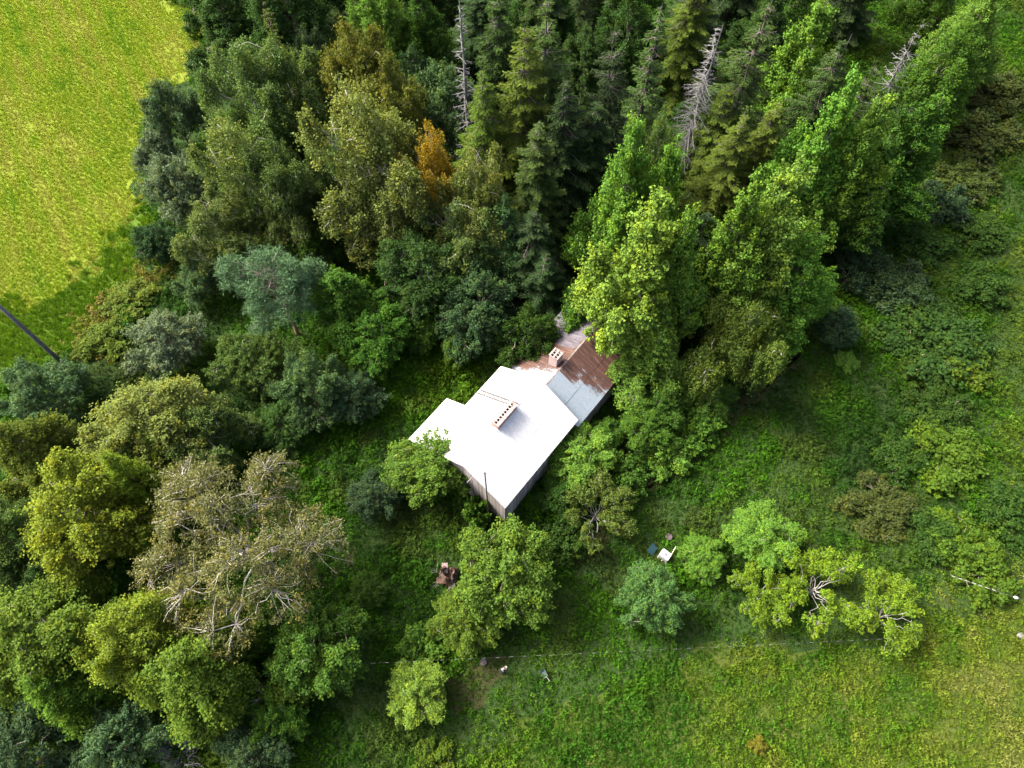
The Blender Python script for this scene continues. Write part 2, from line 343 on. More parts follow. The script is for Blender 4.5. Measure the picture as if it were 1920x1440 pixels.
proto('weeping', 9, 3.6, broadleaf('weeping', 76, 9, 3.6, 'column', clumps=330, leaves=110, clump_r=.5, leaf=(.24, .07), trunk=.13, hang=1.6, mat=M_FINE, bark=M_BIRCHBARK, twig=.02))
for i in range(3): proto(f'apple{i}', 5, 4, broadleaf(f'apple{i}', 80 + i, 5, 4, 'gappy', clumps=340, leaves=46, clump_r=.36, leaf=(.17, .13), trunk=.10, bark=M_TWIG, bare=.12, twig=.016, fill=.12))
for i in range(4): proto(f'bush{i}', 2.6, 2.2, broadleaf(f'bush{i}', 90 + i, 2.6, 2.2, 'bush', clumps=300, leaves=38, clump_r=.27, leaf=((.18, .13), (.16, .095), (.21, .17), (.17, .12))[i], trunk=.05, mat=M_LEAF, twig=.014, fill=.12))

def plant(name, key, x, y, h, r, col, rz, label, cat, group=None, lean=(0, 0), ex=None):
    h0, r0, (tr, br, cr) = PROTO[key]
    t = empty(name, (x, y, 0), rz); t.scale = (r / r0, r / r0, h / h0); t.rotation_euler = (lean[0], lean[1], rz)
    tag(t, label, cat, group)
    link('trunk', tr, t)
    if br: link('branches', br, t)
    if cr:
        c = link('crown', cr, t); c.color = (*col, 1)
    return t

# ground zones in metres
FIELD = [(-132.81, 148.97), (-67.38, 148.97), (-54.22, 105.0), (-48.06, 97.34), (-46.39, 91.33), (-46.08, 84.52), (-49.43, 81.28), (-49.75, 75.07), (-48.32, 66.43), (-46.44, 60.2), (-49.5, 54.36), (-51.12, 48.87), (-54.93, 45.14), (-61.2, 47.36), (-89.41, 58.49)]
STRIP = [(-46.76, 61.5), (-43.85, 57.65), (-43.45, 51.96), (-48.82, 42.98), (-49.98, 38.82), (-58.09, 33.58), (-77.88, 47.36), (-61.33, 47.73), (-55.04, 45.51), (-51.23, 49.25), (-49.61, 54.76)]
WEEDS = [(-43.84, 53.55), (-41.51, 50.4), (-44.37, 44.42), (-44.33, 37.48), (-47.15, 37.15), (-49.31, 41.57), (-48.62, 44.42)]
MEADOW = [(-3.59, -0.49), (0.0, 2.75), (10.37, 5.73), (15.92, 8.84), (25.12, 9.07), (32.74, 8.62), (39.24, 11.16), (49.56, 14.04), (69.74, 19.65), (59.88, -10.0), (-4.16, -10.0)]
RIM = [(66.96, 61.94), (59.78, 54.36), (57.49, 47.36), (53.8, 41.57), (52.4, 33.58), (49.12, 25.15), (50.48, 19.65), (64.53, 19.65), (83.03, 61.94)]
PATH = [(33.75, 42.98), (31.62, 38.15), (26.2, 33.58), (21.06, 29.25), (17.34, 25.72), (11.62, 21.8), (7.64, 16.54), (5.04, 15.03), (6.18, 18.08), (10.03, 21.8), (15.77, 26.3), (20.75, 31.08), (26.62, 36.16)]
TRODDEN = [(-4.33, 8.39), (-0.96, 8.39), (0.0, 7.05), (-2.79, 4.01), (-6.05, 4.01), (-7.52, 5.3)]

# ------------------------------------------------------------------ ground, field, meadow
def ground_mat(name, stops, scale, scale2, bump=0.6, aniso=(1, 1, 1), rot=0.0, tint=(0.6, 1.35)):
    m, t, out = new_mat(name); tc = t.nodes.new('ShaderNodeTexCoord'); mp = nd(t, 'ShaderNodeMapping'); mp.inputs['Scale'].default_value = aniso; mp.inputs['Rotation'].default_value = (0, 0, rot)
    lk(t, tc.outputs['Object'], mp.inputs[0])
    n1 = nd(t, 'ShaderNodeTexNoise'); n1.inputs['Scale'].default_value = scale; n1.inputs['Detail'].default_value = 8; n1.inputs['Roughness'].default_value = .65; lk(t, mp.outputs[0], n1.inputs[0])
    n2 = nd(t, 'ShaderNodeTexNoise'); n2.inputs['Scale'].default_value = scale2; n2.inputs['Detail'].default_value = 5; n2.inputs['Roughness'].default_value = .75; lk(t, tc.outputs['Object'], n2.inputs[0])
    c = ramp(t, n1.outputs['Fac'], stops); mr = nd(t, 'ShaderNodeMapRange'); lk(t, n2.outputs['Fac'], mr.inputs[0]); mr.inputs[1].default_value = .25; mr.inputs[2].default_value = .75; mr.inputs[3].default_value, mr.inputs[4].default_value = tint
    sc = t.nodes.new('ShaderNodeVectorMath'); sc.operation = 'SCALE'; lk(t, c, sc.inputs[0]); lk(t, mr.outputs[0], sc.inputs['Scale'])
    p = nd(t, 'ShaderNodeBsdfPrincipled', Roughness=.95); p.inputs['Specular IOR Level'].default_value = .1; lk(t, sc.outputs[0], p.inputs['Base Color'])
    b = nd(t, 'ShaderNodeBump'); b.inputs['Strength'].default_value = bump; b.inputs['Distance'].default_value = .25; lk(t, n2.outputs['Fac'], b.inputs['Height']); lk(t, b.outputs[0], p.inputs['Normal'])
    lk(t, p.outputs[0], out.inputs[0]); return m
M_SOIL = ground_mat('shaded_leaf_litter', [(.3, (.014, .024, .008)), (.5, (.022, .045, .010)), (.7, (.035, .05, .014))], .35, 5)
M_FIELD = ground_mat('mown_hay_field', [(.28, (.118, .134, .018)), (.45, (.112, .142, .014)), (.62, (.108, .150, .011)), (.8, (.092, .144, .010))], .16, 3.2, aniso=(1, .45, 1), rot=R(-35))
M_STRIP = ground_mat('lush_verge', [(.3, (.045, .095, .010)), (.7, (.085, .13, .012))], .5, 5)
M_MEADOW = ground_mat('dry_meadow', [(.28, (.022, .045, .008)), (.5, (.040, .062, .010)), (.72, (.065, .070, .016))], .22, 4)
M_PATH = ground_mat('trodden_grass', [(.3, (.022, .028, .010)), (.7, (.045, .045, .016))], .8, 6)
def ragged(poly, seed, amp=1.0):
    g_ = random.Random(seed); out = []
    for a, b in zip(poly, poly[1:] + poly[:1]):
        n_ = max(1, min(60, int(math.dist(a, b) / 1.2)))
        for i in range(n_): out.append((a[0] + (b[0] - a[0]) * i / n_ + g_.uniform(-amp, amp), a[1] + (b[1] - a[1]) * i / n_ + g_.uniform(-amp, amp)))
    return out
def sheet(name, poly, z, mat):
    poly = ragged(poly, len(name))
    return tag(link(name, mesh(name, [(x, y, z) for x, y in poly], [tuple(range(len(poly)))], mat)), kind='structure')
def ccw(p): return p if sum(a[0] * b[1] - b[0] * a[1] for a, b in zip(p, p[1:] + p[:1])) > 0 else p[::-1]
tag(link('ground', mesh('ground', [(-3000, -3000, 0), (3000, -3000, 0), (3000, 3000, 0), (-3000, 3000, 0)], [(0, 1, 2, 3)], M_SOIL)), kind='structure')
sheet('field', ccw(FIELD), .008, M_FIELD); sheet('verge', ccw(STRIP), .012, M_STRIP); sheet('meadow', ccw(MEADOW), .008, M_MEADOW)
sheet('footpath', ccw(PATH), .008, M_PATH); sheet('trodden_ground', ccw(TRODDEN), .008, M_PATH)

# ------------------------------------------------------------------ ground cover (uncountable herbs and grass)
def inside(P, poly, rag=2.2):
    x = P[:, 0] + (vnoise(P, 2.6, 301) + vnoise(P, .9, 303) - 1) * rag; y = P[:, 1] + (vnoise(P, 2.6, 305) + vnoise(P, .9, 307) - 1) * rag; r = np.zeros(len(P), bool); q = np.array(poly)
    for (x1, y1), (x2, y2) in zip(q, np.roll(q, -1, 0)):
        c = ((y1 > y) != (y2 > y)) & (x < (x2 - x1) * (y - y1) / (y2 - y1 + 1e-9) + x1); r ^= c
    return r
def vnoise(P, scale, seed):
    rng = np.random.default_rng(seed); G = rng.random((256, 256)); q = P / scale + 1000; i = np.floor(q).astype(int); f = q - i; f = f * f * (3 - 2 * f)
    g = lambda a, b: G[(i[:, 0] + a) % 256, (i[:, 1] + b) % 256]
    return (g(0, 0) * (1 - f[:, 0]) + g(1, 0) * f[:, 0]) * (1 - f[:, 1]) + (g(0, 1) * (1 - f[:, 0]) + g(1, 1) * f[:, 0]) * f[:, 1]
def fbm(P, scale, seed): return (vnoise(P, scale, seed) * .5 + vnoise(P, scale / 2.1, seed + 1) * .3 + vnoise(P, scale / 4.3, seed + 2) * .2)
def tuft_herb(seed, n=26, h=.5, r=.32, L=.17, W=.11):
    rng = np.random.default_rng(seed); a = rng.uniform(0, 6.28, n); k = rng.random(n) ** .6; z = h * (1 - .65 * k ** 1.5) * rng.uniform(.55, 1.05, n)
    P = np.stack([np.cos(a) * k * r, np.sin(a) * k * r, z], 1); N = np.stack([np.cos(a) * .6, np.sin(a) * .6, np.full(n, .8)], 1) + rng.normal(size=(n, 3)) * .4
    s = rng.uniform(.7, 1.3, n); return leaf_quads(rng, P, N, L * s, W * s), rng.uniform(.15, .85, n), rng.random(n) ** 3 * .4
def tuft_grass(seed, n=20, h=.42, r=.16, W=.035, spread=.6):
    rng = np.random.default_rng(seed); a = rng.uniform(0, 6.28, n); d = np.stack([np.cos(a), np.sin(a), np.zeros(n)], 1); o = np.stack([-np.sin(a), np.cos(a), np.zeros(n)], 1)
    b = d * r * rng.random((n, 1)); t = b + d * (h * spread * rng.random((n, 1))) + np.array([0, 0, 1]) * h * rng.uniform(.5, 1, (n, 1)); m = (b + t) / 2 + np.array([0, 0, .12 * h])
    return np.stack([b, m + o * W, t, m - o * W], 1), rng.uniform(.35, .65, n), rng.random(n) ** 2 * .35
tufts = bpy.data.collections.new('tuft_library')
def lib(name, q):
    m = quads(name, q[0], dict(v=q[1], w=q[2]), M_HERB); o = bpy.data.objects.new(name, m); tufts.objects.link(o)
for i in range(3): lib(f'a_herb_{i}', tuft_herb(200 + i))
for i in range(2): lib(f'b_grass_{i}', tuft_grass(210 + i))
for i in range(2): lib(f'c_fern_{i}', tuft_herb(220 + i, n=34, h=.75, r=.45, L=.3, W=.085))
def scatter_group():
    g = bpy.data.node_groups.new('ground_cover', 'GeometryNodeTree'); g.interface.new_socket('Geometry', in_out='INPUT', socket_type='NodeSocketGeometry'); g.interface.new_socket('Geometry', in_out='OUTPUT', socket_type='NodeSocketGeometry')
    gi = g.nodes.new('NodeGroupInput'); go = g.nodes.new('NodeGroupOutput'); ip = g.nodes.new('GeometryNodeInstanceOnPoints'); ci = g.nodes.new('GeometryNodeCollectionInfo')
    ci.inputs['Collection'].default_value = tufts; ci.inputs['Separate Children'].default_value = True; ci.inputs['Reset Children'].default_value = True; ip.inputs['Pick Instance'].default_value = True
    def na(n, ty):
        x = g.nodes.new('GeometryNodeInputNamedAttribute'); x.data_type = ty; x.inputs['Name'].default_value = n; return x.outputs['Attribute']
    g.links.new(gi.outputs[0], ip.inputs['Points']); g.links.new(ci.outputs[0], ip.inputs['Instance']); g.links.new(na('idx', 'INT'), ip.inputs['Instance Index'])
    g.links.new(na('rot', 'FLOAT_VECTOR'), ip.inputs['Rotation']); g.links.new(na('scl', 'FLOAT_VECTOR'), ip.inputs['Scale']); g.links.new(ip.outputs[0], go.inputs[0]); return g
SG_ = scatter_group()
def scatter(name, label, cat, P, z, idx, scl, tint, rng):
    n = len(P); m = bpy.data.meshes.new(name); m.vertices.add(n); m.vertices.foreach_set('co', np.column_stack([P, np.broadcast_to(z, (n,))]).astype(np.float32).ravel())
    def at_(k, ty, key, a): x = m.attributes.new(k, ty, 'POINT'); x.data.foreach_set(key, np.ascontiguousarray(a).ravel())
    at_('idx', 'INT', 'value', idx.astype(np.int32)); at_('rot', 'FLOAT_VECTOR', 'vector', np.column_stack([rng.normal(0, .12, n), rng.normal(0, .12, n), rng.uniform(0, 6.28, n)]).astype(np.float32))
    at_('scl', 'FLOAT_VECTOR', 'vector', scl.astype(np.float32)); at_('tint', 'FLOAT_VECTOR', 'vector', tint.astype(np.float32))
    o = link(name, m); md = o.modifiers.new('cover', 'NODES'); md.node_group = SG_; tag(o, label, cat, kind='stuff'); return o
rng = np.random.default_rng(77)
def in_view(P, m=14):                                   # the stretch of land the drone looks down on
    hw = 46 + (P[:, 1] + 2) * .345; return (np.abs(P[:, 0]) < hw + m) & (P[:, 1] > -12) & (P[:, 1] < 108)
HX, HY, HYAW = -4.358, 23.287, 0.901                    # house origin and axis
def off_house(P):
    d = P - np.array([HX, HY]); a = np.array([math.cos(HYAW), math.sin(HYAW)]); s = d @ a; w = d @ np.array([a[1], -a[0]])
    return ~((s > .2) & (s < 21.3) & (w > -4.5) & (w < 4.7)) & ~((s > .2) & (s < 5.6) & (w > -7.2) & (w < 0))
def grid(step):
    x, y = np.meshgrid(np.arange(-100, 100, step), np.arange(-12, 108, step)); P = np.column_stack([x.ravel(), y.ravel()]); P = P + rng.uniform(-.5, .5, P.shape) * step; return P[in_view(P)]
def lerp(c, t):                                        # colour table lookup
    c = np.array(c); x = np.clip(t, 0, .9999) * (len(c) - 1); i = x.astype(int); f = (x - i)[:, None]; return c[i] * (1 - f) + c[i + 1] * f
def u3(s): return np.column_stack([s, s, s])
# garden and slope herbs, fading into the drier meadow towards the lower right
P = grid(.34); X_ = grid(.28); X_ = X_[inside(X_, MEADOW)]; P = np.concatenate([P, X_]); P = P[~inside(P, FIELD) & ~inside(P, STRIP) & ~inside(P, WEEDS) & off_house(P)]
deep = (P[:, 1] > 62) & (P[:, 0] < 40) & (P[:, 0] > -60); P = P[~deep | (rng.random(len(P)) < .25)]
tr_ = inside(P, PATH) | inside(P, TRODDEN); P = P[~tr_ | (rng.random(len(P)) < .9)]
n = len(P); f1 = fbm(P, 9, 1); f2 = fbm(P, 5, 5); f3 = fbm(P, 2.2, 9); f4 = fbm(P, 6, 41); f5 = fbm(P, 2.0, 45)
thin = np.clip((fbm(P, 1.5, 71) - .35) * 4, 0, 1) * (inside(P, PATH) | inside(P, TRODDEN)); rim = inside(P, RIM)
g = lerp([(.013, .036, .007), (.019, .055, .006), (.027, .078, .005), (.035, .102, .005), (.044, .095, .006)], (f1 - .25) * 1.9 + rng.normal(0, .08, n))
br = np.clip((f2 - .58) * 5, 0, .35)[:, None]; g = g * (1 - br) + np.array([.058, .066, .018]) * br
g[rim] = g[rim] * .5 + np.array([.095, .13, .020]) * .5; g = g * (1 - thin[:, None] * .5) + np.array([.065, .055, .018]) * thin[:, None] * .5
md_ = lerp([(.024, .070, .006), (.044, .098, .007), (.078, .120, .009), (.118, .138, .016), (.150, .150, .032)], f4 * .8 + f5 * .9 - .70 + np.clip((P[:, 0] - 8) * .016, 0, .5) - np.clip((P[:, 1] - 2) * .012, -.1, .3) + rng.normal(0, .05, n))
dry = np.clip((P[:, 0] - 2) * .035 + (11 - P[:, 1]) * .10 + (f4 - .5) * 2.4 + .1, 0, 1) * np.clip((P[:, 0] + 12) * .08, 0, 1); dry = np.where(P[:, 1] > 20, np.clip((P[:, 0] - 46) * .1, 0, .4), dry)[:, None]
slope = np.clip((P[:, 0] - 20) * .06, 0, 1) * np.clip((P[:, 1] - 12) * .1, 0, 1) * np.clip(1.6 - f2 * 1.6, 0, 1)   # tree shade on the right slope, painted into the herb tint
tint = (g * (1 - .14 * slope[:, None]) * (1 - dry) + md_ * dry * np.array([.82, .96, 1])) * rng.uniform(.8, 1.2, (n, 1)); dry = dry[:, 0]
gr = rng.random(n) < .25 + .3 * dry
idx = np.where(gr, rng.integers(3, 5, n), np.where((f3 > .55) & (dry < .5), rng.integers(5, 7, n), rng.integers(0, 3, n)))
s = (.4 + .95 * rng.random(n) ** 1.6) * (.55 + 1.0 * f3) * (.8 + .5 * f1) * (1 - .25 * dry) * (1 - .4 * thin); me_ = inside(P, MEADOW)
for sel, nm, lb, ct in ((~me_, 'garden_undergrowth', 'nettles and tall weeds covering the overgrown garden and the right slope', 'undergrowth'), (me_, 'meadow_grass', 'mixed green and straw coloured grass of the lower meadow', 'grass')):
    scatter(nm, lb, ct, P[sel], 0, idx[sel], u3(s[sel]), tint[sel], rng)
# hay field
P = grid(.30); P = P[inside(P, FIELD, 3.5)]; n = len(P); f1 = fbm(P @ np.array([[.8, -.6], [.6, .8]]) * np.array([1, .35]), 5, 21); f2 = fbm(P, 2.6, 25); k = (f1 * .5 + f2 * .5)
keep = (k > .33) | (rng.random(n) < .75); P, k = P[keep], k[keep]; n = len(P)
q_ = P @ np.array([.86, .5]); st_ = np.sin(q_ * 2 * math.pi / 2.6 + 2.2 * vnoise(P, 14, 91)) * .4 * vnoise(P, 9, 95)
tint = lerp([(.200, .212, .036), (.180, .228, .022), (.164, .236, .015), (.142, .230, .013), (.10, .20, .011)], (k - .32) * 2.3 + st_ + rng.normal(0, .05, n)) * rng.uniform(.92, 1.08, (n, 1))
scatter('field_grass', 'short yellow-green grass of the mown hay field', 'grass', P, 0, rng.integers(3, 5, n), np.column_stack([rng.uniform(.55, 1.0, n)] * 2 + [rng.uniform(.3, .7, n) * (.5 + k)]), tint, rng)
# lush verge and brown weeds
P = grid(.34); a = inside(P, STRIP, 5); b = inside(P, WEEDS, 5); P = P[a | b]; b = inside(P, WEEDS, 5); n = len(P); f1 = fbm(P, 4, 31)
tint = lerp([(.055, .125, .009), (.080, .160, .010), (.130, .200, .012)], f1 + rng.normal(0, .1, n)); tint[b] = lerp([(.155, .125, .04), (.115, .115, .022), (.075, .105, .014)], f1 * 1.6 - .3 + rng.normal(0, .15, n))[b]
scatter('verge_grass', 'tall lush grass and brown weeds between field and willows', 'grass', P, 0, np.where(b, rng.integers(0, 5, n), rng.integers(3, 5, n)), u3(rng.uniform(.7, 1.35, n)), tint * rng.uniform(.75, 1.25, (n, 1)), rng)

# ------------------------------------------------------------------ the house
house = empty('house', (HX, HY, 0), HYAW)
tag(house, 'old wooden farmhouse with white sheet roof and rusty rear roof', 'house')
ZR, PT, LEN, WR, WL, WA, SA = 8.62, .612, 11.32, 4.78, 4.69, 2.65, 5.715   # ridge height, pitch, length, half widths, side wing
Z2, RW2, EL2, ER2, L2a, L2b, PT2 = 6.85, .35, -4.45, 4.98, 10.2, 21.6, .50  # lower rear roof
def pos(s, w, z): return (s, -w, z)                     # along the ridge, to the right of it, up
def wall_box(name, s0, s1, w0, w1, z0, z1, mat, parent=house):
    mb = MB(); mb.box(((s0 + s1) / 2, -(w0 + w1) / 2, (z0 + z1) / 2), (s1 - s0, w1 - w0, z1 - z0)); return mb.build(name, mat, parent)
def gable(name, s, w0, w1, wr, zr, pt, mat, th=.12, z0=0):
    prof = [(w0, z0), (w1, z0), (w1, zr - abs(w1 - wr) * pt), (wr, zr), (w0, zr - abs(w0 - wr) * pt)]
    v = [pos(s, w, z) for w, z in prof] + [pos(s + th, w, z) for w, z in prof]; k = len(prof)
    return link(name, mesh(name, v, [tuple(range(k)), tuple(range(2 * k - 1, k - 1, -1))] + [(i, i + k, (i + 1) % k + k, (i + 1) % k) for i in range(k)], mat), house)
wz = lambda w: ZR - abs(w) * PT - .12
M_FOUND = noisy('grey_stone_plinth', (.12, .12, .12), (.26, .25, .24), 2, bump=.4)
M_BOARDS = [noisy(f'weathered_board_{i}', tuple(c * k for c in (.20, .175, .16)), tuple(c * k for c in (.46, .41, .375)), 2.6, stretch=(9, 9, .5), bump=.3) for i, k in enumerate((.75, .9, 1.05, 1.25))]
g1 = gable('wall', .35, -WL + .35, WR - .35, 0, ZR - .12, PT, M_WOOD)
wall_box('wall', .35, LEN - .3, WR - .5, WR - .38, 0, wz(WR - .5) - .05, M_WOOD); right_wall = bpy.context.scene.objects[-1] if False else house.children[-1]
gable('wall', LEN - .3, -WL + .35, WR - .35, 0, ZR - .12, PT, M_WOOD); wall_box('wall', .5, LEN - .3, -WL + .38, -WL + .5, 0, wz(WL - .5) - .05, M_WOOD)
wing = gable('wing_wall', .37, -WL - WA + .3, -WL + .36, -WL + .36, wz(WL - .36), PT, M_WOOD); wall_box('wing_wall', .5, SA - .25, -WL - WA + .3, -WL - WA + .42, 0, wz(WL + WA - .3) - .05, M_WOOD)
wall_box('wing_wall', SA - .37, SA - .25, -WL - WA + .42, -WL + .38, 0, wz(WL + WA - .4) - .05, M_WOOD)
rb = random.Random(3)
BOARD = {}
def board(parent, s, w, z0, z1, along):                 # vertical cladding board proud of its wall
    i = rb.randrange(4); wd = .2
    if (along, i) not in BOARD:
        mb = MB(); mb.box((0, 0, .5), (wd * .93, .035, 1) if along else (.035, wd * .93, 1)); BOARD[along, i] = mesh('board', mb.v, mb.f, M_BOARDS[i])
    p = pos(s, w, z0); return link('board', BOARD[along, i], parent, p, (0, 0, 0), (1, 1, z1 - z0 - rb.uniform(0, .06)))
w = -WL + .36
while w < WR - .4:
    board(g1, .35 - .024 - rb.uniform(0, .012), w + .1, .35, min(wz(abs(w)), wz(abs(w + .2))) - .06, False); w += .2
w = -WL - WA + .32
while w < -WL + .3:
    board(wing, .37 - .024 - rb.uniform(0, .012), w + .1, .35, wz(abs(w)) - .06, False); w += .2
s = .38
while s < LEN - .4:
    board(right_wall, s + .1, WR - .38 + .024 + rb.uniform(0, .012), .35, wz(WR - .38) - .1, True); s += .2
# gable trim, vent pipe and corner board
mb = MB(); mb.tube([pos(.3, .78, 6.75), pos(-.55, .78, 6.85)], .022, 6); mb.build('bracket', M_BOARDS[3], house)
for wgt, s_ in ((WR - .37, .31),): mb = MB(); mb.box(pos(s_, wgt, 2.75), (.12, .14, 5.0)); mb.build('corner_board', M_BOARDS[3], house)
# rear wing walls
wall_box('rear_wall', LEN - .17, L2b - .3, ER2 - .55, ER2 - .35, 0, Z2 - (ER2 - .55 - RW2) * PT2 - .2, M_PLASTER); rear_wall = house.children[-1]
wall_box('rear_wall', LEN - .17, L2b - .3, EL2 + .35, EL2 + .55, 0, Z2 - (RW2 - EL2 - .55) * PT2 - .2, M_PLASTER)
gable('rear_wall', L2b - .45, EL2 + .56, ER2 - .56, RW2, Z2 - .16, PT2, M_PLASTER, .15)
# lattice window at the joint of the two roofs
mb = MB(); mb.box(pos(12.25, ER2 - .34, 3.1), (1.0, .03, 1.3)); wnd = mb.build('window', M_DARK, house)
mb = MB()
for a, b in (((11.72, 2.4), (12.78, 2.4)), ((11.72, 3.8), (12.78, 3.8)), ((11.72, 2.4), (11.72, 3.8)), ((12.78, 2.4), (12.78, 3.8)), ((12.25, 2.45), (12.25, 3.75)), ((11.77, 3.1), (12.2, 3.1)), ((12.3, 3.1), (12.73, 3.1))):
    mb.tube([pos(a[0], ER2 - .31, a[1]), pos(b[0], ER2 - .31, b[1])], .035, 4)
mb.build('frame', M_BOARDS[3], wnd)

# --- corrugated sheets, each its own piece
def sheet_mesh(name, wd, ln, pitch, amp, mat):
    k = int(round(wd / pitch)); xs, zs = [], []
    for i in range(k):
        for du, z in ((0, 0), (.5, 0), (.62, 1), (.88, 1)): xs.append((i + du) * pitch); zs.append(z * amp)
    xs.append(k * pitch); zs.append(0)
    v = [(x, y, z) for y in (0, -ln) for x, z in zip(xs, zs)]; n = len(xs)
    return mesh(name, v, [(i, n + i, n + i + 1, i + 1) for i in range(n - 1)], mat)
def lay(roof, data, s, w0, z0, side, pt, lift, jit=0.0):
    """hang a sheet from (s, w0, z0) down the slope; side +1 right slope, -1 left slope"""
    ang = math.atan(pt); nx, nz = math.sin(ang) * side, math.cos(ang)
    o = link('roof_sheet', data, roof)
    if side > 0: M = Matrix.Rotation(ang, 4, 'X')
    else: M = Matrix.Rotation(math.pi, 4, 'Z') @ Matrix.Rotation(ang, 4, 'X')
    p = Vector(pos(s, w0 + nx * lift, z0 + nz * lift))
    o.matrix_local = Matrix.Translation(p) @ M @ Matrix.Rotation(jit, 4, 'Z'); return o
SW = .943; KC = 12; sl = math.sqrt(1 + PT * PT)
roof = wall_box('roof', -.02, LEN, -.02, .02, ZR - .3, ZR - .06, M_WOOD); roof.name = 'roof'; tag(roof, 'white corrugated sheet roof')
uR, lR = WR * .52, WR
m_up = sheet_mesh('white_sheet', SW, uR * sl + .12, SW / 6, .034, M_WHITE); m_lo = sheet_mesh('white_sheet', SW, (lR - uR) * sl, SW / 6, .034, M_WHITE)
m_ul = sheet_mesh('white_sheet', SW, WL * sl + .1, SW / 6, .034, M_WHITE); m_an = sheet_mesh('white_sheet', SW * .9, WA * sl, SW * .9 / 6, .034, M_WHITE)
for i in range(KC):
    s = i * SW
    lay(roof, m_up, s, .03, ZR - .03 * PT, 1, PT, .022 + rb.uniform(0, .003)); lay(roof, m_lo, s, uR, ZR - uR * PT, 1, PT, .008 + rb.uniform(0, .003))
    lay(roof, m_ul, s + SW, -.03, ZR - .03 * PT, -1, PT, .022 + rb.uniform(0, .003))
na_ = 6; sa = SA / na_; m_an = sheet_mesh('white_sheet', sa, WA * sl, sa / 6, .034, M_WHITE)
for i in range(na_): lay(roof, m_an, (i + 1) * sa, -WL, ZR - WL * PT, -1, PT, .006 + rb.uniform(0, .003))
def ridge_cap(name, s0, s1, w, z, pt, mat, wd=.2, parent=house):
    v = [pos(a, w + b, z - abs(b) * pt + .055) for a in (s0, s1) for b in (-wd, 0, wd)]
    o = link(name, mesh(name, v, [(0, 1, 4, 3), (1, 2, 5, 4)], mat), parent); md = o.modifiers.new('thick', 'SOLIDIFY'); md.thickness = .01; return o
ridge_cap('ridge_cap', -.03, LEN + .03, 0, ZR, PT, M_WHITE, parent=roof)
for s_ in (-.035, LEN + .012):                           # barge boards on both gable edges
    mb = MB()
    for sg, wmx in ((1, WR), (-1, WL + (WA if s_ < 1 else 0))):
        v = [pos(s_ + a, sg * b, ZR - b * PT + c) for b in (.02, wmx) for a in (0, .022) for c in (-.14, -.005)]
        mb.add(v, [(0, 1, 3, 2), (4, 6, 7, 5), (0, 4, 5, 1), (2, 3, 7, 6), (1, 5, 7, 3), (0, 2, 6, 4)])
    mb.build('barge_board', M_WHITE if s_ < 1 else M_BOARDS[2], roof)
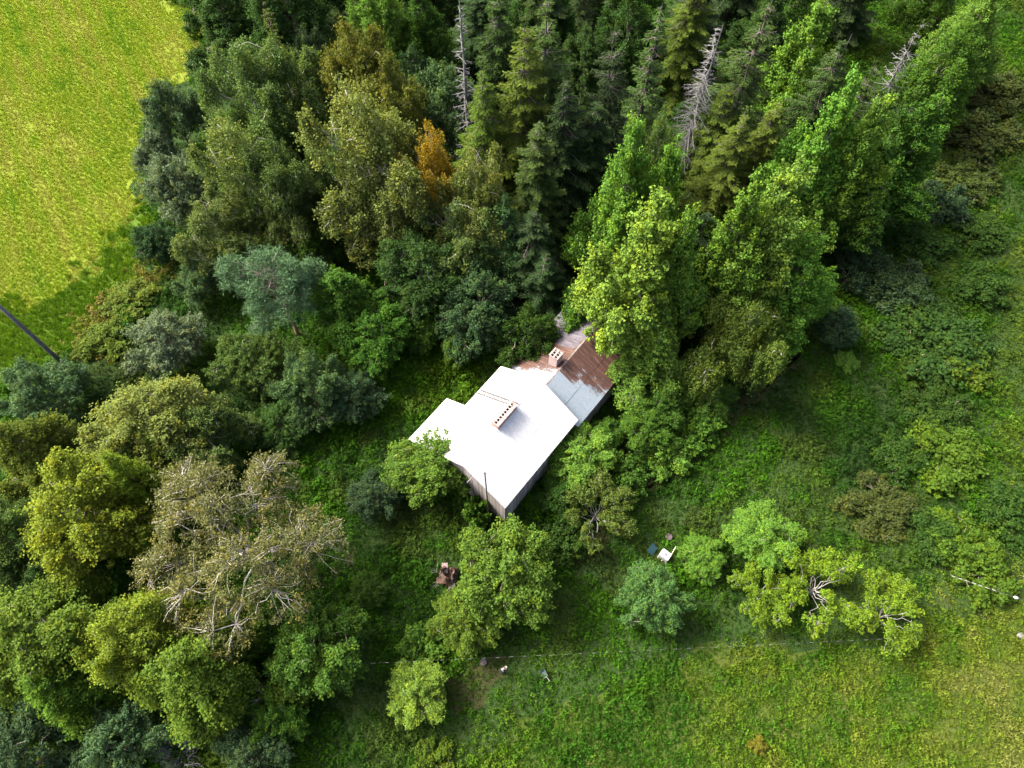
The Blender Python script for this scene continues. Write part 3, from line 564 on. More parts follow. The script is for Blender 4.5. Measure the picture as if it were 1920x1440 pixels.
# rusty rear roof
def rust_mat():
    m, t, out = new_mat('rusty_galvanised_sheet'); tc = t.nodes.new('ShaderNodeTexCoord'); tc.object = house; sp = t.nodes.new('ShaderNodeSeparateXYZ'); lk(t, tc.outputs['Object'], sp.inputs[0])
    n1 = nd(t, 'ShaderNodeTexNoise'); n1.inputs['Scale'].default_value = .9; n1.inputs['Detail'].default_value = 9; n1.inputs['Roughness'].default_value = .68; lk(t, tc.outputs['Object'], n1.inputs[0])
    mp = nd(t, 'ShaderNodeMapping'); mp.inputs['Scale'].default_value = (4.5, .5, .5); lk(t, tc.outputs['Object'], mp.inputs[0])
    n2 = nd(t, 'ShaderNodeTexNoise'); n2.inputs['Scale'].default_value = 1.3; n2.inputs['Detail'].default_value = 5; lk(t, mp.outputs[0], n2.inputs[0])
    n3 = nd(t, 'ShaderNodeTexNoise'); n3.inputs['Scale'].default_value = 6; n3.inputs['Detail'].default_value = 4; lk(t, tc.outputs['Object'], n3.inputs[0])
    # sheets nearest the white roof and the far end of the left slope kept their zinc, the middle rusted through
    x, y = sp.outputs[0], sp.outputs[1]
    near = math_n(t, 'MULTIPLY', math_n(t, 'SUBTRACT', x, math_n(t, 'ADD', 14.0, math_n(t, 'MULTIPLY', y, -.36))), .75)
    far = math_n(t, 'MULTIPLY', math_n(t, 'SUBTRACT', 17.6, x), .75)
    isleft = math_n(t, 'GREATER_THAN', y, -.3); far2 = math_n(t, 'ADD', far, math_n(t, 'MULTIPLY', math_n(t, 'SUBTRACT', 1.0, isleft), 4.0))
    k = math_n(t, 'MINIMUM', near, far2); j = math_n(t, 'ADD', k, math_n(t, 'MULTIPLY', math_n(t, 'SUBTRACT', n1.outputs['Fac'], .5), 2.0)); j = math_n(t, 'ADD', j, math_n(t, 'MULTIPLY', math_n(t, 'SUBTRACT', n2.outputs['Fac'], .5), 2.4))
    wn_ = nd(t, 'ShaderNodeTexWhiteNoise', noise_dimensions='2D'); cmb = t.nodes.new('ShaderNodeCombineXYZ'); lk(t, math_n(t, 'FLOOR', math_n(t, 'DIVIDE', math_n(t, 'SUBTRACT', x, 10.2), .95)), cmb.inputs[0]); lk(t, math_n(t, 'FLOOR', math_n(t, 'DIVIDE', y, 2.3)), cmb.inputs[1]); lk(t, cmb.outputs[0], wn_.inputs[0])
    j = math_n(t, 'ADD', j, math_n(t, 'MULTIPLY', math_n(t, 'SUBTRACT', wn_.outputs['Value'], .5), 1.3)); j = math_n(t, 'ADD', j, math_n(t, 'MULTIPLY', math_n(t, 'SUBTRACT', n3.outputs['Fac'], .5), 1.4))
    mask = nd(t, 'ShaderNodeMapRange'); lk(t, j, mask.inputs[0]); mask.inputs[1].default_value = -.28; mask.inputs[2].default_value = .28
    rust = ramp(t, n2.outputs['Fac'], [(.25, (.028, .016, .014)), (.45, (.048, .023, .017)), (.58, (.08, .037, .023)), (.75, (.18, .11, .08))])
    rust = mixc(t, .35, rust, ramp(t, n3.outputs['Fac'], [(.3, (.024, .017, .019)), (.7, (.09, .043, .029))]))
    zinc = ramp(t, n3.outputs['Fac'], [(.3, (.145, .182, .215)), (.55, (.19, .23, .262)), (.72, (.15, .15, .165))])
    zinc = mixc(t, math_n(t, 'MULTIPLY', math_n(t, 'GREATER_THAN', x, 16.0), isleft), zinc, ramp(t, n2.outputs['Fac'], [(.35, (.055, .045, .052)), (.65, (.105, .10, .122))]))
    p = nd(t, 'ShaderNodeBsdfPrincipled', Roughness=.6); p.inputs['Specular IOR Level'].default_value = .35; lk(t, mixc(t, mask.outputs[0], zinc, rust), p.inputs['Base Color']); lk(t, p.outputs[0], out.inputs[0]); return m
M_RUST = rust_mat()
roof2 = wall_box('rear_roof', L2a + .2, L2b, RW2 - .02, RW2 + .02, Z2 - .3, Z2 - .06, M_WOOD); tag(roof2, 'rusty corrugated roof of the rear part with pale zinc patch')
S2 = .95; k2 = int((L2b - L2a) / S2); sl2 = math.sqrt(1 + PT2 ** 2); WR2, WL2 = ER2 - RW2, RW2 - EL2
halfR, halfL = WR2 * .5, WL2 * .5
ru = sheet_mesh('rusty_sheet', S2, halfR * sl2 + .1, S2 / 6, .02, M_RUST); rl = sheet_mesh('rusty_sheet', S2, (WR2 - halfR) * sl2, S2 / 6, .02, M_RUST)
lu = sheet_mesh('rusty_sheet', S2, halfL * sl2 + .1, S2 / 6, .02, M_RUST); ll = sheet_mesh('rusty_sheet', S2, (WL2 - halfL) * sl2, S2 / 6, .02, M_RUST)
for i in range(1, k2):
    s = L2a + i * S2; q = lambda: rb.uniform(0, .012)
    lay(roof2, ru, s, RW2 + .02, Z2, 1, PT2, .022 + q(), rb.uniform(-.004, .004)); lay(roof2, rl, s, RW2 + halfR, Z2 - halfR * PT2, 1, PT2, .004 + q(), rb.uniform(-.004, .004))
    lay(roof2, lu, s + S2, RW2 - .02, Z2, -1, PT2, .022 + q(), rb.uniform(-.004, .004)); lay(roof2, ll, s + S2, RW2 - halfL, Z2 - halfL * PT2, -1, PT2, .004 + q(), rb.uniform(-.004, .004))
ridge_cap('ridge_cap', L2a + .6, L2b, RW2, Z2, PT2, noisy('old_ridge_tin', (.10, .065, .05), (.22, .2, .19), 2.5), .09, parent=roof2)
# --- chimneys with open flues
M_BRICK, tB, oB = new_mat('old_red_brick'); bt = nd(tB, 'ShaderNodeTexBrick'); bt.inputs['Scale'].default_value = 4.5; bt.inputs['Color1'].default_value = (.30, .14, .11, 1); bt.inputs['Color2'].default_value = (.40, .22, .18, 1); bt.inputs['Mortar'].default_value = (.42, .38, .36, 1)
tcb = tB.nodes.new('ShaderNodeTexCoord'); mpb = nd(tB, 'ShaderNodeMapping'); mpb.inputs['Rotation'].default_value = (R(90), 0, 0); lk(tB, tcb.outputs['Object'], mpb.inputs[0]); lk(tB, mpb.outputs[0], bt.inputs[0]); pB = nd(tB, 'ShaderNodeBsdfPrincipled', Roughness=.9); lk(tB, bt.outputs[0], pB.inputs[0]); lk(tB, pB.outputs[0], oB.inputs[0])
def chimney(s0, s1, w0, w1, zb, zt, nx, ny, label, cap=.05, fl=.2):
    """brick shaft whose top is a real grid of flue openings"""
    e = empty('chimney'); e.parent = house; e.location = pos((s0 + s1) / 2, (w0 + w1) / 2, zb); tag(e, label); a, b, hh = (s1 - s0), (w1 - w0), zt - zb
    mb = MB(); t_ = .1
    for c, d in (((0, b / 2 - t_ / 2), (a, t_)), ((0, -b / 2 + t_ / 2), (a, t_)), ((a / 2 - t_ / 2, 0), (t_, b - 2 * t_)), ((-a / 2 + t_ / 2, 0), (t_, b - 2 * t_))): mb.box((c[0], c[1], hh / 2 - .02), (d[0], d[1], hh - .04))
    mb.build('shaft', M_BRICK, e); mb = MB(); A, B = a + cap * 2, b + cap * 2
    px = (A - nx * fl) / (nx + 1); py = (B - ny * fl) / (ny + 1)
    for j in range(ny + 1): mb.box((0, -B / 2 + py / 2 + j * (py + fl), hh), (A, py, .12))
    for j in range(ny):
        for i in range(nx + 1): mb.box((-A / 2 + px / 2 + i * (px + fl), -B / 2 + py + fl / 2 + j * (py + fl), hh), (px, fl - .002, .118))
    mb.build('cap', M_MORTAR, e); mb = MB(); mb.box((0, 0, hh - .35), (a - .21, b - .21, .02)); mb.build('flue', M_DARK, e)
    mb = MB(); mb.box((0, 0, .02 + (hh - 1) * 0), (a + .18, b + .18, .03)); return e
chimney(4.70, 7.42, -.55, .25, ZR - .6, 9.32, 8, 1, 'long brick chimney with a row of eight open flues', .04, .23)
chimney(14.2, 15.2, -1.05, -.1, Z2 - .9, 8.1, 3, 2, 'square brick chimney with six open flues on the rusty roof', .04, .26)
mb = MB()                                               # flashing of the long chimney
for sgn in (1, -1):
    v = [pos(s_, -.15 + sgn * q, ZR - abs(-.15 + sgn * q) * PT + .07) for s_ in (4.6, 7.52) for q in (.37, .55)]; mb.add(v, [(0, 1, 3, 2)])
mb.build('flashing', M_WHITE, house)
# --- roof ladder on the left slope
ld = empty('roof_ladder'); ld.parent = house; tag(ld, 'grey metal roof ladder from the eave to the long chimney')
for s_ in (7.42, 7.86):
    mb = MB(); mb.tube([pos(s_, -WL + .02, ZR - (WL - .02) * PT + .19), pos(s_, -.02, ZR + .19)], .06, 5); mb.build('rail', M_LADDER, ld)
rg = MB(); rg.tube([(0, 0, 0), (.44, 0, 0)], .04, 5); rgm = mesh('rung', rg.v, rg.f, M_LADDER)
for i in range(14):
    w_ = -WL + .2 + i * .33; link('rung', rgm, ld, pos(7.42, w_, ZR - abs(w_) * PT + .2))

# name, crown prototype, x, y, height, radius, leaf colour, turn, label, category, group
TREES = [
    ('maple_tree', 'maple0', 10.43, 47.45, 26.04, 4.77, (0.0834, 0.182, 0.0271), 5.92, 'bright green maple with a tall leftmost spire behind the rusty roof', 'tree', 'bright maples beside the rusty roof'),
    ('maple_tree', 'maple1', 14.11, 46.93, 24.8, 4.13, (0.0848, 0.1864, 0.0243), 2.92, 'bright green maple spire just right of the leftmost maple spire', 'tree', 'bright maples beside the rusty roof'),
    ('maple_tree', 'maple2', 11.99, 40.19, 24.8, 6.04, (0.1168, 0.2021, 0.0317), 0.71, 'largest yellow-green maple standing right of the rusty roof end', 'tree', 'bright maples beside the rusty roof'),
    ('maple_tree', 'maple0', 15.19, 40.73, 22.32, 4.13, (0.0816, 0.1698, 0.0262), 3.6, 'narrow yellow-green maple top crowding the right side of the largest maple', 'tree', 'bright maples beside the rusty roof'),
    ('maple_tree', 'maple1', 13.52, 39.52, 15, 5.6, (0.1025, 0.1901, 0.0291), 5.75, 'lower green maple crown leaning over the edge of the rusty roof', 'tree', 'bright maples beside the rusty roof'),
    ('maple_tree', 'aspen2', 14.03, 35.65, 11, 5.2, (0.0851, 0.1676, 0.0271), 0.87, 'lowest dark green maple crown hanging beside the house end wall', 'tree', 'bright maples beside the rusty roof'),
    ('maple_tree', 'maple2', 20.78, 43.11, 23.56, 4.67, (0.0833, 0.1668, 0.0242), 5.47, 'maple with pale yellow-green twin tops, left one, right of the dark gap', 'tree', 'trees on the right flank of the wood'),
    ('maple_tree', 'maple1', 23.98, 43.98, 24.8, 6.35, (0.1055, 0.1901, 0.032), 5.48, 'brightest yellow maple on the right, in front of the small spruces', 'tree', 'trees on the right flank of the wood'),
    ('maple_tree', 'maple0', 27.74, 42.47, 17.25, 5.42, (0.0796, 0.1874, 0.0261), 4.26, 'green lower maple below the brightest yellow maple, edge of the slope', 'tree', 'trees on the right flank of the wood'),
    ('maple_tree', 'maple2', 30.88, 54.26, 24.8, 5.03, (0.0786, 0.1869, 0.0267), 6.07, 'maple with tall yellow tip standing before the half dead spruce', 'tree', 'trees on the right flank of the wood'),
    ('maple_tree', 'maple0', 34.14, 53.12, 23.56, 4.67, (0.0865, 0.171, 0.0255), 1.04, 'maple with a short yellow tip right of the tall tipped maple', 'tree', 'trees on the right flank of the wood'),
    ('maple_tree', 'maple1', 37.12, 54.6, 18.4, 6.1, (0.0437, 0.0977, 0.0156), 3.79, 'dull green broad crown below the two yellow tipped maples', 'tree', 'trees on the right flank of the wood'),
    ('maple_tree', 'maple0', 43.38, 59.24, 18.4, 5.88, (0.0428, 0.1066, 0.0156), 1.95, 'dull green crown on the right edge of the wood, under the half dead spruce', 'tree', 'trees on the right flank of the wood'),
    ('maple_tree', 'maple1', 31.85, 68.19, 23.56, 5.51, (0.0857, 0.1755, 0.0253), 3.02, 'bright maple at the top edge, between two dark spruces', 'tree', 'trees on the right flank of the wood'),
    ('maple_tree', 'aspen0', 57.17, 80.05, 17.25, 5.65, (0.0843, 0.1651, 0.0277), 0.14, 'bright green crown in the upper right corner', 'tree', 'trees on the right flank of the wood'),
    ('maple_tree', 'aspen1', 51.43, 73.31, 16.1, 5.2, (0.0476, 0.109, 0.0149), 4.95, 'green crown just below the upper right corner tree', 'tree', 'trees on the right flank of the wood'),
    ('birch_tree', 'weeping', 22.05, 36.09, 14.95, 4.97, (0.0667, 0.1092, 0.0205), 0.29, 'weeping olive green birch below the twin maples, facing the slope', 'tree', 'trees on the right flank of the wood'),
    ('birch_tree', 'birch1', 15.04, 56.44, 19.84, 3.11, (0.0707, 0.1276, 0.0326), 4.75, 'pale olive birch peeping between the two left maple spires', 'tree', 'trees on the right flank of the wood'),
    ('broadleaf_tree', 'oval1', 23.43, 45.8, 10.35, 4.07, (0.0424, 0.0998, 0.0137), 2.23, 'dark green low tree in the gap between the two maple clusters', 'tree', 'trees on the right flank of the wood'),
    ('broadleaf_tree', 'bush2', 18.52, 30.67, 4, 3.28, (0.0462, 0.108, 0.0151), 4.7, 'low bright green thicket tree below the weeping birch', 'tree', 'trees on the right flank of the wood'),
    ('broadleaf_tree', 'oval0', 13.66, 29.69, 5.5, 3.28, (0.0479, 0.1092, 0.015), 5.94, 'low green thicket tree beside the house long wall corner', 'tree', 'trees on the right flank of the wood'),
    ('broadleaf_tree', 'oval0', 35.25, 41.38, 6, 2.94, (0.0321, 0.0684, 0.0305), 5.77, 'dark small tree at the foot of the brightest yellow maple', 'tree', 'trees on the right flank of the wood'),
    ('spruce_tree', 'spruce1', -1.44, 61.73, 28.52, 5.34, (0.0332, 0.0657, 0.0151), 1.96, 'tall shaggy spruce left of the spruce pair, top beyond the upper edge', 'tree', 'spruces of the dark wood'),
    ('spruce_tree', 'spruce0', 1.19, 58.29, 27.28, 5.94, (0.0585, 0.0898, 0.0132), 0.93, 'pale green pointed spruce top left of centre in the spruce group', 'tree', 'spruces of the dark wood'),
    ('spruce_tree', 'spruce2', 3.34, 60.96, 28.52, 6.24, (0.0349, 0.0663, 0.0143), 0.3, 'tall spruce with grey dead twigs in the middle of the spruce group', 'tree', 'spruces of the dark wood'),
    ('spruce_tree', 'spruce1', 2.42, 51.45, 22.32, 5.05, (0.0363, 0.0623, 0.0148), 1.49, 'lower dark spruce in front of the spruce group, above the alder', 'tree', 'spruces of the dark wood'),
    ('spruce_tree', 'spruce3', 5.17, 55.96, 23.56, 5.57, (0.0223, 0.0439, 0.0139), 2.65, 'dark slender spruce on the right flank of the spruce group', 'tree', 'spruces of the dark wood'),
    ('spruce_tree', 'spruce3', -2.74, 57.43, 23.56, 4.93, (0.0563, 0.0995, 0.0131), 3.1, 'olive spruce beside the grey-green willow, left flank of the spruce group', 'tree', 'spruces of the dark wood'),
    ('spruce_tree', 'spruce2', 9.8, 60.06, 26.04, 5.05, (0.023, 0.0398, 0.0145), 5.96, 'dark spruce with a visible stem left of the thin pale branched spruce', 'tree', 'spruces of the dark wood'),
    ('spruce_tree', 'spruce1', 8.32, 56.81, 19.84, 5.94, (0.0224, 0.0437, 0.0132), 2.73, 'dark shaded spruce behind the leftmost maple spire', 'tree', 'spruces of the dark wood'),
    ('spruce_tree', 'sprucethin', 14.41, 64.64, 24.8, 4.44, (0.0323, 0.065, 0.0146), 2.85, 'thin spruce with pale bare branches left of the grey dead spruce', 'tree', 'spruces of the dark wood'),
    ('spruce_tree', 'spruce2', 23.9, 62.25, 27.28, 5.94, (0.0364, 0.0651, 0.016), 2.85, 'wide spruce with sweeping layered branches right of the grey dead spruce', 'tree', 'spruces of the dark wood'),
    ('spruce_tree', 'spruce0', 22.09, 60.61, 18.6, 4.82, (0.0599, 0.097, 0.014), 1.83, 'small yellow-green spruce just right of the grey dead spruce foot', 'tree', 'spruces of the dark wood'),
    ('spruce_tree', 'spruce3', 22.7, 55.7, 19.84, 4.93, (0.0592, 0.0893, 0.0138), 6.21, 'yellow-green spruce above the left twin maple', 'tree', 'spruces of the dark wood'),
    ('spruce_tree', 'spruce1', 26.1, 56.81, 19.84, 4.45, (0.0639, 0.0957, 0.014), 2.13, 'yellow-green spruce with a reddish tip, left of the tall tipped maple', 'tree', 'spruces of the dark wood'),
    ('spruce_tree', 'spruce1', 18.73, 45.93, 16.12, 5.57, (0.0207, 0.0407, 0.0146), 5.45, 'dark spruce deep in the gap right of the narrow maple top', 'tree', 'spruces of the dark wood'),
    ('spruce_tree', 'spruce3', 32.35, 62.02, 23.56, 4.93, (0.0333, 0.0645, 0.0156), 4.36, 'spruce with brownish needles right of the top edge maple', 'tree', 'spruces of the dark wood'),
    ('spruce_tree', 'spruce2', 37.29, 62.64, 19.84, 4.45, (0.0348, 0.0643, 0.0147), 4.42, 'dark spruce filling the space below the half dead spruce', 'tree', 'spruces of the dark wood'),
    ('spruce_tree', 'spruce3', 2.08, 47.7, 14.88, 5.19, (0.0213, 0.0419, 0.0145), 4.34, 'small dark spruce between the alder and the leftmost maple', 'tree', 'spruces of the dark wood'),
    ('spruce_tree', 'spruce2', 3.21, 44.76, 11.16, 3.94, (0.0214, 0.0446, 0.0143), 3.65, 'little dark spruce above the upper end of the rusty roof', 'tree', 'spruces of the dark wood'),
    ('spruce_tree', 'sprucetop', 38.19, 60.45, 26.04, 3.82, (0.0317, 0.0624, 0.0145), 4.22, 'half dead spruce with a bare pale top near the upper right corner', 'tree', 'spruces of the dark wood'),
    ('dead_spruce', 'deadspruce', 19.66, 61.68, 24.8, 3.71, (0.0338, 0.0647, 0.0153), 5.01, 'bare silver-grey dead spruce standing in the dark wood', 'tree', 'spruces of the dark wood'),
    ('dead_tree', 'deadpole', -4.92, 62.09, 29.76, 1.8, (0.0333, 0.0633, 0.0155), 5.2, 'straight grey dead trunk with short bare branches at the top edge', 'tree', 'spruces of the dark wood'),
    ('birch_tree', 'birch0', -28.26, 64.65, 21.08, 5.75, (0.0724, 0.1258, 0.0358), 4.32, 'leaning olive birch with a long pale stem at the field edge', 'tree', 'birches along the hay field'),
    ('birch_tree', 'birch1', -25.29, 67.04, 19.84, 4.79, (0.0789, 0.1277, 0.0341), 3.32, 'olive birch with drooping tips right of the pale stemmed birch', 'tree', 'birches along the hay field'),
    ('birch_tree', 'birch2', -28.96, 56.38, 18.6, 5.27, (0.0972, 0.1445, 0.0382), 3.0, 'birch with orange flecks among olive leaves, field side', 'tree', 'birches along the hay field'),
    ('birch_tree', 'birch0', -24.4, 55.17, 17.36, 4.55, (0.0575, 0.0969, 0.0268), 1.08, 'darker olive birch between the orange flecked birch and the great birch', 'tree', 'birches along the hay field'),
    ('birch_tree', 'birch2', -14.55, 54.05, 24.8, 6.71, (0.106, 0.1396, 0.0368), 2.64, 'great pale olive birch standing alone right of the dark gap', 'tree', 'birches along the hay field'),
    ('birch_tree', 'birch1', -15.44, 55.42, 16.1, 5.42, (0.057, 0.0976, 0.0265), 4.52, 'dull olive birch crown in front of the great pale birch', 'tree', 'birches along the hay field'),
    ('birch_tree', 'aspen1', -17.38, 68.19, 21.08, 4.79, (0.1009, 0.1181, 0.0238), 4.08, 'brownish gold crown at the top left, behind the great birch', 'tree', 'birches along the hay field'),
    ('birch_tree', 'birch0', -13.73, 65.92, 18.6, 4.31, (0.1038, 0.1272, 0.0244), 0.26, 'orange-brown crown to the right of the brownish gold crown', 'tree', 'birches along the hay field'),
    ('birch_tree', 'birch1', -8.17, 54.24, 19.84, 3.95, (0.249, 0.1827, 0.0225), 0.84, 'narrow orange autumn birch in the middle of the olive birches', 'tree', 'birches along the hay field'),
    ('birch_tree', 'birch2', -3.75, 51.07, 19.84, 4.55, (0.0994, 0.1318, 0.0345), 0.22, 'pale olive birch right of the orange birch', 'tree', 'birches along the hay field'),
    ('birch_tree', 'birch0', -5.49, 48.85, 14.95, 4.75, (0.0736, 0.118, 0.0345), 3.71, 'green-olive birch crown below the pale birch and the orange birch', 'tree', 'birches along the hay field'),
    ('alder_tree', 'aspen0', -0.83, 48.88, 14.95, 5.2, (0.0482, 0.1035, 0.0353), 2.55, 'grey-green alder with a broad crown above the house, left of the black gap', 'tree', 'birches along the hay field'),
    ('alder_tree', 'oval1', -3.3, 42.15, 11.5, 4.97, (0.0329, 0.0691, 0.0284), 5.22, 'dark grey-green alder crown hanging above the white roof', 'tree', 'birches along the hay field'),
    ('alder_tree', 'aspen1', -9.38, 45.2, 12.65, 5.2, (0.0295, 0.0655, 0.0173), 0.6, 'dark olive crown between the great birch and the dark alder', 'tree', 'birches along the hay field'),
    ('willow_tree', 'willow0', -39.05, 59.53, 10.35, 4.75, (0.0926, 0.1388, 0.0789), 6.02, 'silvery willow at the field edge, lowest of the left edge crowns', 'tree', 'birches along the hay field'),
    ('willow_tree', 'willow1', -42.37, 71.47, 10.35, 4.07, (0.0606, 0.1088, 0.0522), 4.03, 'blue-green willow at the field edge above the silvery willow', 'tree', 'birches along the hay field'),
    ('willow_tree', 'willow2', -44.13, 66.75, 7, 3.16, (0.0903, 0.1349, 0.079), 3.54, 'small grey willow protruding into the field', 'tree', 'birches along the hay field'),
    ('willow_tree', 'willow1', -7.65, 69.64, 13.8, 4.97, (0.0617, 0.1172, 0.0508), 2.21, 'grey-green willow left of the spruce group', 'tree', 'birches along the hay field'),
    ('willow_tree', 'willow2', -26.12, 79.98, 11.5, 3.39, (0.0612, 0.1023, 0.0473), 3.55, 'small grey-green willow in the gap beside the brownish gold crown', 'tree', 'birches along the hay field'),
    ('broadleaf_tree', 'aspen0', -36.97, 84.49, 14.95, 6.33, (0.0305, 0.0665, 0.0173), 5.6, 'dark green crown at the top edge next to the field', 'tree', 'birches along the hay field'),
    ('broadleaf_tree', 'aspen1', -28.54, 84.47, 16.1, 6.1, (0.0295, 0.0693, 0.0163), 1.83, 'dark green crown at the top edge, second from the field', 'tree', 'birches along the hay field'),
    ('broadleaf_tree', 'sprucethin', -29.0, 78.12, 16.12, 2.33, (0.064, 0.0924, 0.0149), 5.74, 'pointed yellow-green top at the upper edge between dark crowns', 'tree', 'birches along the hay field'),
    ('broadleaf_tree', 'aspen1', -17.18, 84.35, 16.1, 4.97, (0.0831, 0.1701, 0.0278), 3.12, 'bright green crown at the top edge left of the dead trunk', 'tree', 'birches along the hay field'),
    ('broadleaf_tree', 'aspen0', -11.58, 83.43, 14.95, 4.75, (0.0395, 0.0916, 0.0149), 3.09, 'green crown at the top edge just left of the dead trunk', 'tree', 'birches along the hay field'),
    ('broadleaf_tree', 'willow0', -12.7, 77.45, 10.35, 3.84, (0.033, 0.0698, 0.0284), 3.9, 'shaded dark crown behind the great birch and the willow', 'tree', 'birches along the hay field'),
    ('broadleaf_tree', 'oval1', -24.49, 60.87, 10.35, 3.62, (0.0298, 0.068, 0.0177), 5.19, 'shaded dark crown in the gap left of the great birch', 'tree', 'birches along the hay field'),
    ('broadleaf_tree', 'willow2', -40.83, 53.13, 6, 3.16, (0.0317, 0.0703, 0.029), 5.87, 'dark shrubby tree at the corner where the green strip begins', 'tree', 'birches along the hay field'),
    ('birch_tree', 'birch2', -32.31, 50.88, 12.65, 4.29, (0.0769, 0.1157, 0.0329), 0.97, 'yellow-olive birch crown above the blue-green pine', 'tree', 'birches along the hay field'),
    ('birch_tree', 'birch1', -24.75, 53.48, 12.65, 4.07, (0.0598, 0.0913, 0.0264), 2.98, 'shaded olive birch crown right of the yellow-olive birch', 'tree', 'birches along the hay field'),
    ('pine_tree', 'pine', -24.16, 42.6, 14, 5.4, (0.0612, 0.1197, 0.0579), 0.74, 'blue-green pine with a soft rounded crown', 'tree', None),
    ('willow_tree', 'willow0', -36.46, 38.96, 8, 4.6, (0.0954, 0.138, 0.0784), 2.11, 'round silver-grey willow beside the brown weeds', 'tree', 'willows on the left'),
    ('willow_tree', 'willow1', -47.31, 32.7, 8, 4.4, (0.0564, 0.1105, 0.0498), 2.27, 'grey-green willow at the foot of the utility pole', 'tree', 'willows on the left'),
    ('willow_tree', 'willow2', -34.9, 47.81, 7, 3.2, (0.06, 0.1114, 0.0468), 1.59, 'grey-green willow left of the pine', 'tree', 'willows on the left'),
    ('broadleaf_tree', 'maple1', -17.45, 42.5, 12, 4.75, (0.0457, 0.1101, 0.0169), 3.43, 'green tree with yellow-green tips right of the pine', 'tree', 'garden trees round the house'),
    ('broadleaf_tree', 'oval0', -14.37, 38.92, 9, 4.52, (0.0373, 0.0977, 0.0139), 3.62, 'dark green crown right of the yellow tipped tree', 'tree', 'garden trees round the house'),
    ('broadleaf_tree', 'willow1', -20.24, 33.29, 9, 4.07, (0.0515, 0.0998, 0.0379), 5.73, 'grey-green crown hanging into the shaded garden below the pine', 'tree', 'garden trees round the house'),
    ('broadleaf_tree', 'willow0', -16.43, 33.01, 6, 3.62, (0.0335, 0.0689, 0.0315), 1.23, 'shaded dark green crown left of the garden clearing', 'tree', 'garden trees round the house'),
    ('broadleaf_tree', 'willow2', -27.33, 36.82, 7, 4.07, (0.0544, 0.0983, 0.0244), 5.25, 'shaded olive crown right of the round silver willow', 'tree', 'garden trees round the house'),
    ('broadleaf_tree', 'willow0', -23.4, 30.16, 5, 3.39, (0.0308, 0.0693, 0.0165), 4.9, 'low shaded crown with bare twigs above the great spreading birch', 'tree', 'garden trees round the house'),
    ('maple_tree', 'oval1', -5.69, 39.07, 5, 2.0, (0.0867, 0.1672, 0.0259), 3.45, 'small bright green maple left of the white roof top corner', 'tree', 'garden trees round the house'),
    ('maple_tree', 'oval0', -9.73, 40.56, 5.5, 2.4, (0.04, 0.0918, 0.0133), 3.68, 'small green maple left of the small bright maple', 'tree', 'garden trees round the house'),
    ('broadleaf_tree', 'oval1', -22.79, 51.92, 8, 3.16, (0.0417, 0.0883, 0.0135), 5.15, 'small deep green crown tucked behind the pine', 'tree', 'garden trees round the house'),
    ('birch_tree', 'aspen1', -34.38, 28.06, 12, 6.55, (0.1062, 0.1412, 0.0336), 4.54, 'dull olive spreading crown above the yellow trees', 'tree', 'yellowing trees in the lower left corner'),
    ('birch_tree', 'birch1', -29.14, 28.33, 10, 4.29, (0.0598, 0.1006, 0.0267), 0.31, 'dull olive crown right end of the row above the yellow trees', 'tree', 'yellowing trees in the lower left corner'),
    ('aspen_tree', 'aspen0', -44.24, 25.09, 13, 5.2, (0.0775, 0.1114, 0.0184), 5.98, 'yellow-brown crown at the left edge below the pole', 'tree', 'yellowing trees in the lower left corner'),
    ('aspen_tree', 'aspen1', -37.46, 18.75, 14, 6.1, (0.1236, 0.1689, 0.0194), 5.77, 'bright yellow crown nearest the left edge', 'tree', 'yellowing trees in the lower left corner'),
    ('aspen_tree', 'aspen0', -33.52, 22.16, 14, 3.39, (0.1141, 0.1808, 0.0198), 1.01, 'small bright yellow top behind the great spreading birch', 'tree', 'yellowing trees in the lower left corner'),
    ('birch_tree', 'bigbirch', -22.61, 15.88, 16, 8.81, (0.0997, 0.1123, 0.0435), 2.38, 'great spreading pale birch with bare grey limbs', 'tree', 'yellowing trees in the lower left corner'),
    ('aspen_tree', 'aspen1', -30.16, 8.79, 14, 4.75, (0.1128, 0.167, 0.0202), 4.66, 'yellow crown with a ragged left edge below the great birch', 'tree', 'yellowing trees in the lower left corner'),
    ('aspen_tree', 'aspen0', -24.35, 6.47, 14, 6.55, (0.0674, 0.1195, 0.0158), 1.98, 'broad green-yellow crown below the great birch', 'tree', 'yellowing trees in the lower left corner'),
    ('aspen_tree', 'oval0', -16.32, 8.48, 10, 4.97, (0.0466, 0.1038, 0.017), 2.35, 'green crown at the right end of the lower left trees', 'tree', 'yellowing trees in the lower left corner'),
    ('aspen_tree', 'aspen1', -38.31, 8.93, 13, 6.33, (0.0694, 0.1192, 0.0171), 3.96, 'olive crown at the left edge below the bright yellow crown', 'tree', 'yellowing trees in the lower left corner'),
    ('aspen_tree', 'aspen0', -36.04, 5.16, 11, 4.97, (0.0641, 0.1332, 0.0161), 3.9, 'dull olive crown in the left bottom corner', 'tree', 'yellowing trees in the lower left corner'),
    ('willow_tree', 'willow0', -31.51, 1.03, 8, 4.07, (0.0561, 0.1108, 0.0483), 4.71, 'grey-green willow at the bottom edge left of the bare grey bush', 'tree', 'yellowing trees in the lower left corner'),
    ('willow_tree', 'willow1', -20.96, 0.29, 6, 3.62, (0.0341, 0.0664, 0.0289), 2.33, 'grey-green willow at the bottom edge right of the bare grey bush', 'tree', 'yellowing trees in the lower left corner'),
    ('willow_tree', 'willow2', -38.0, 0.65, 9, 4.97, (0.0351, 0.0669, 0.0309), 4.11, 'dark crown filling the bottom left corner', 'tree', 'yellowing trees in the lower left corner'),
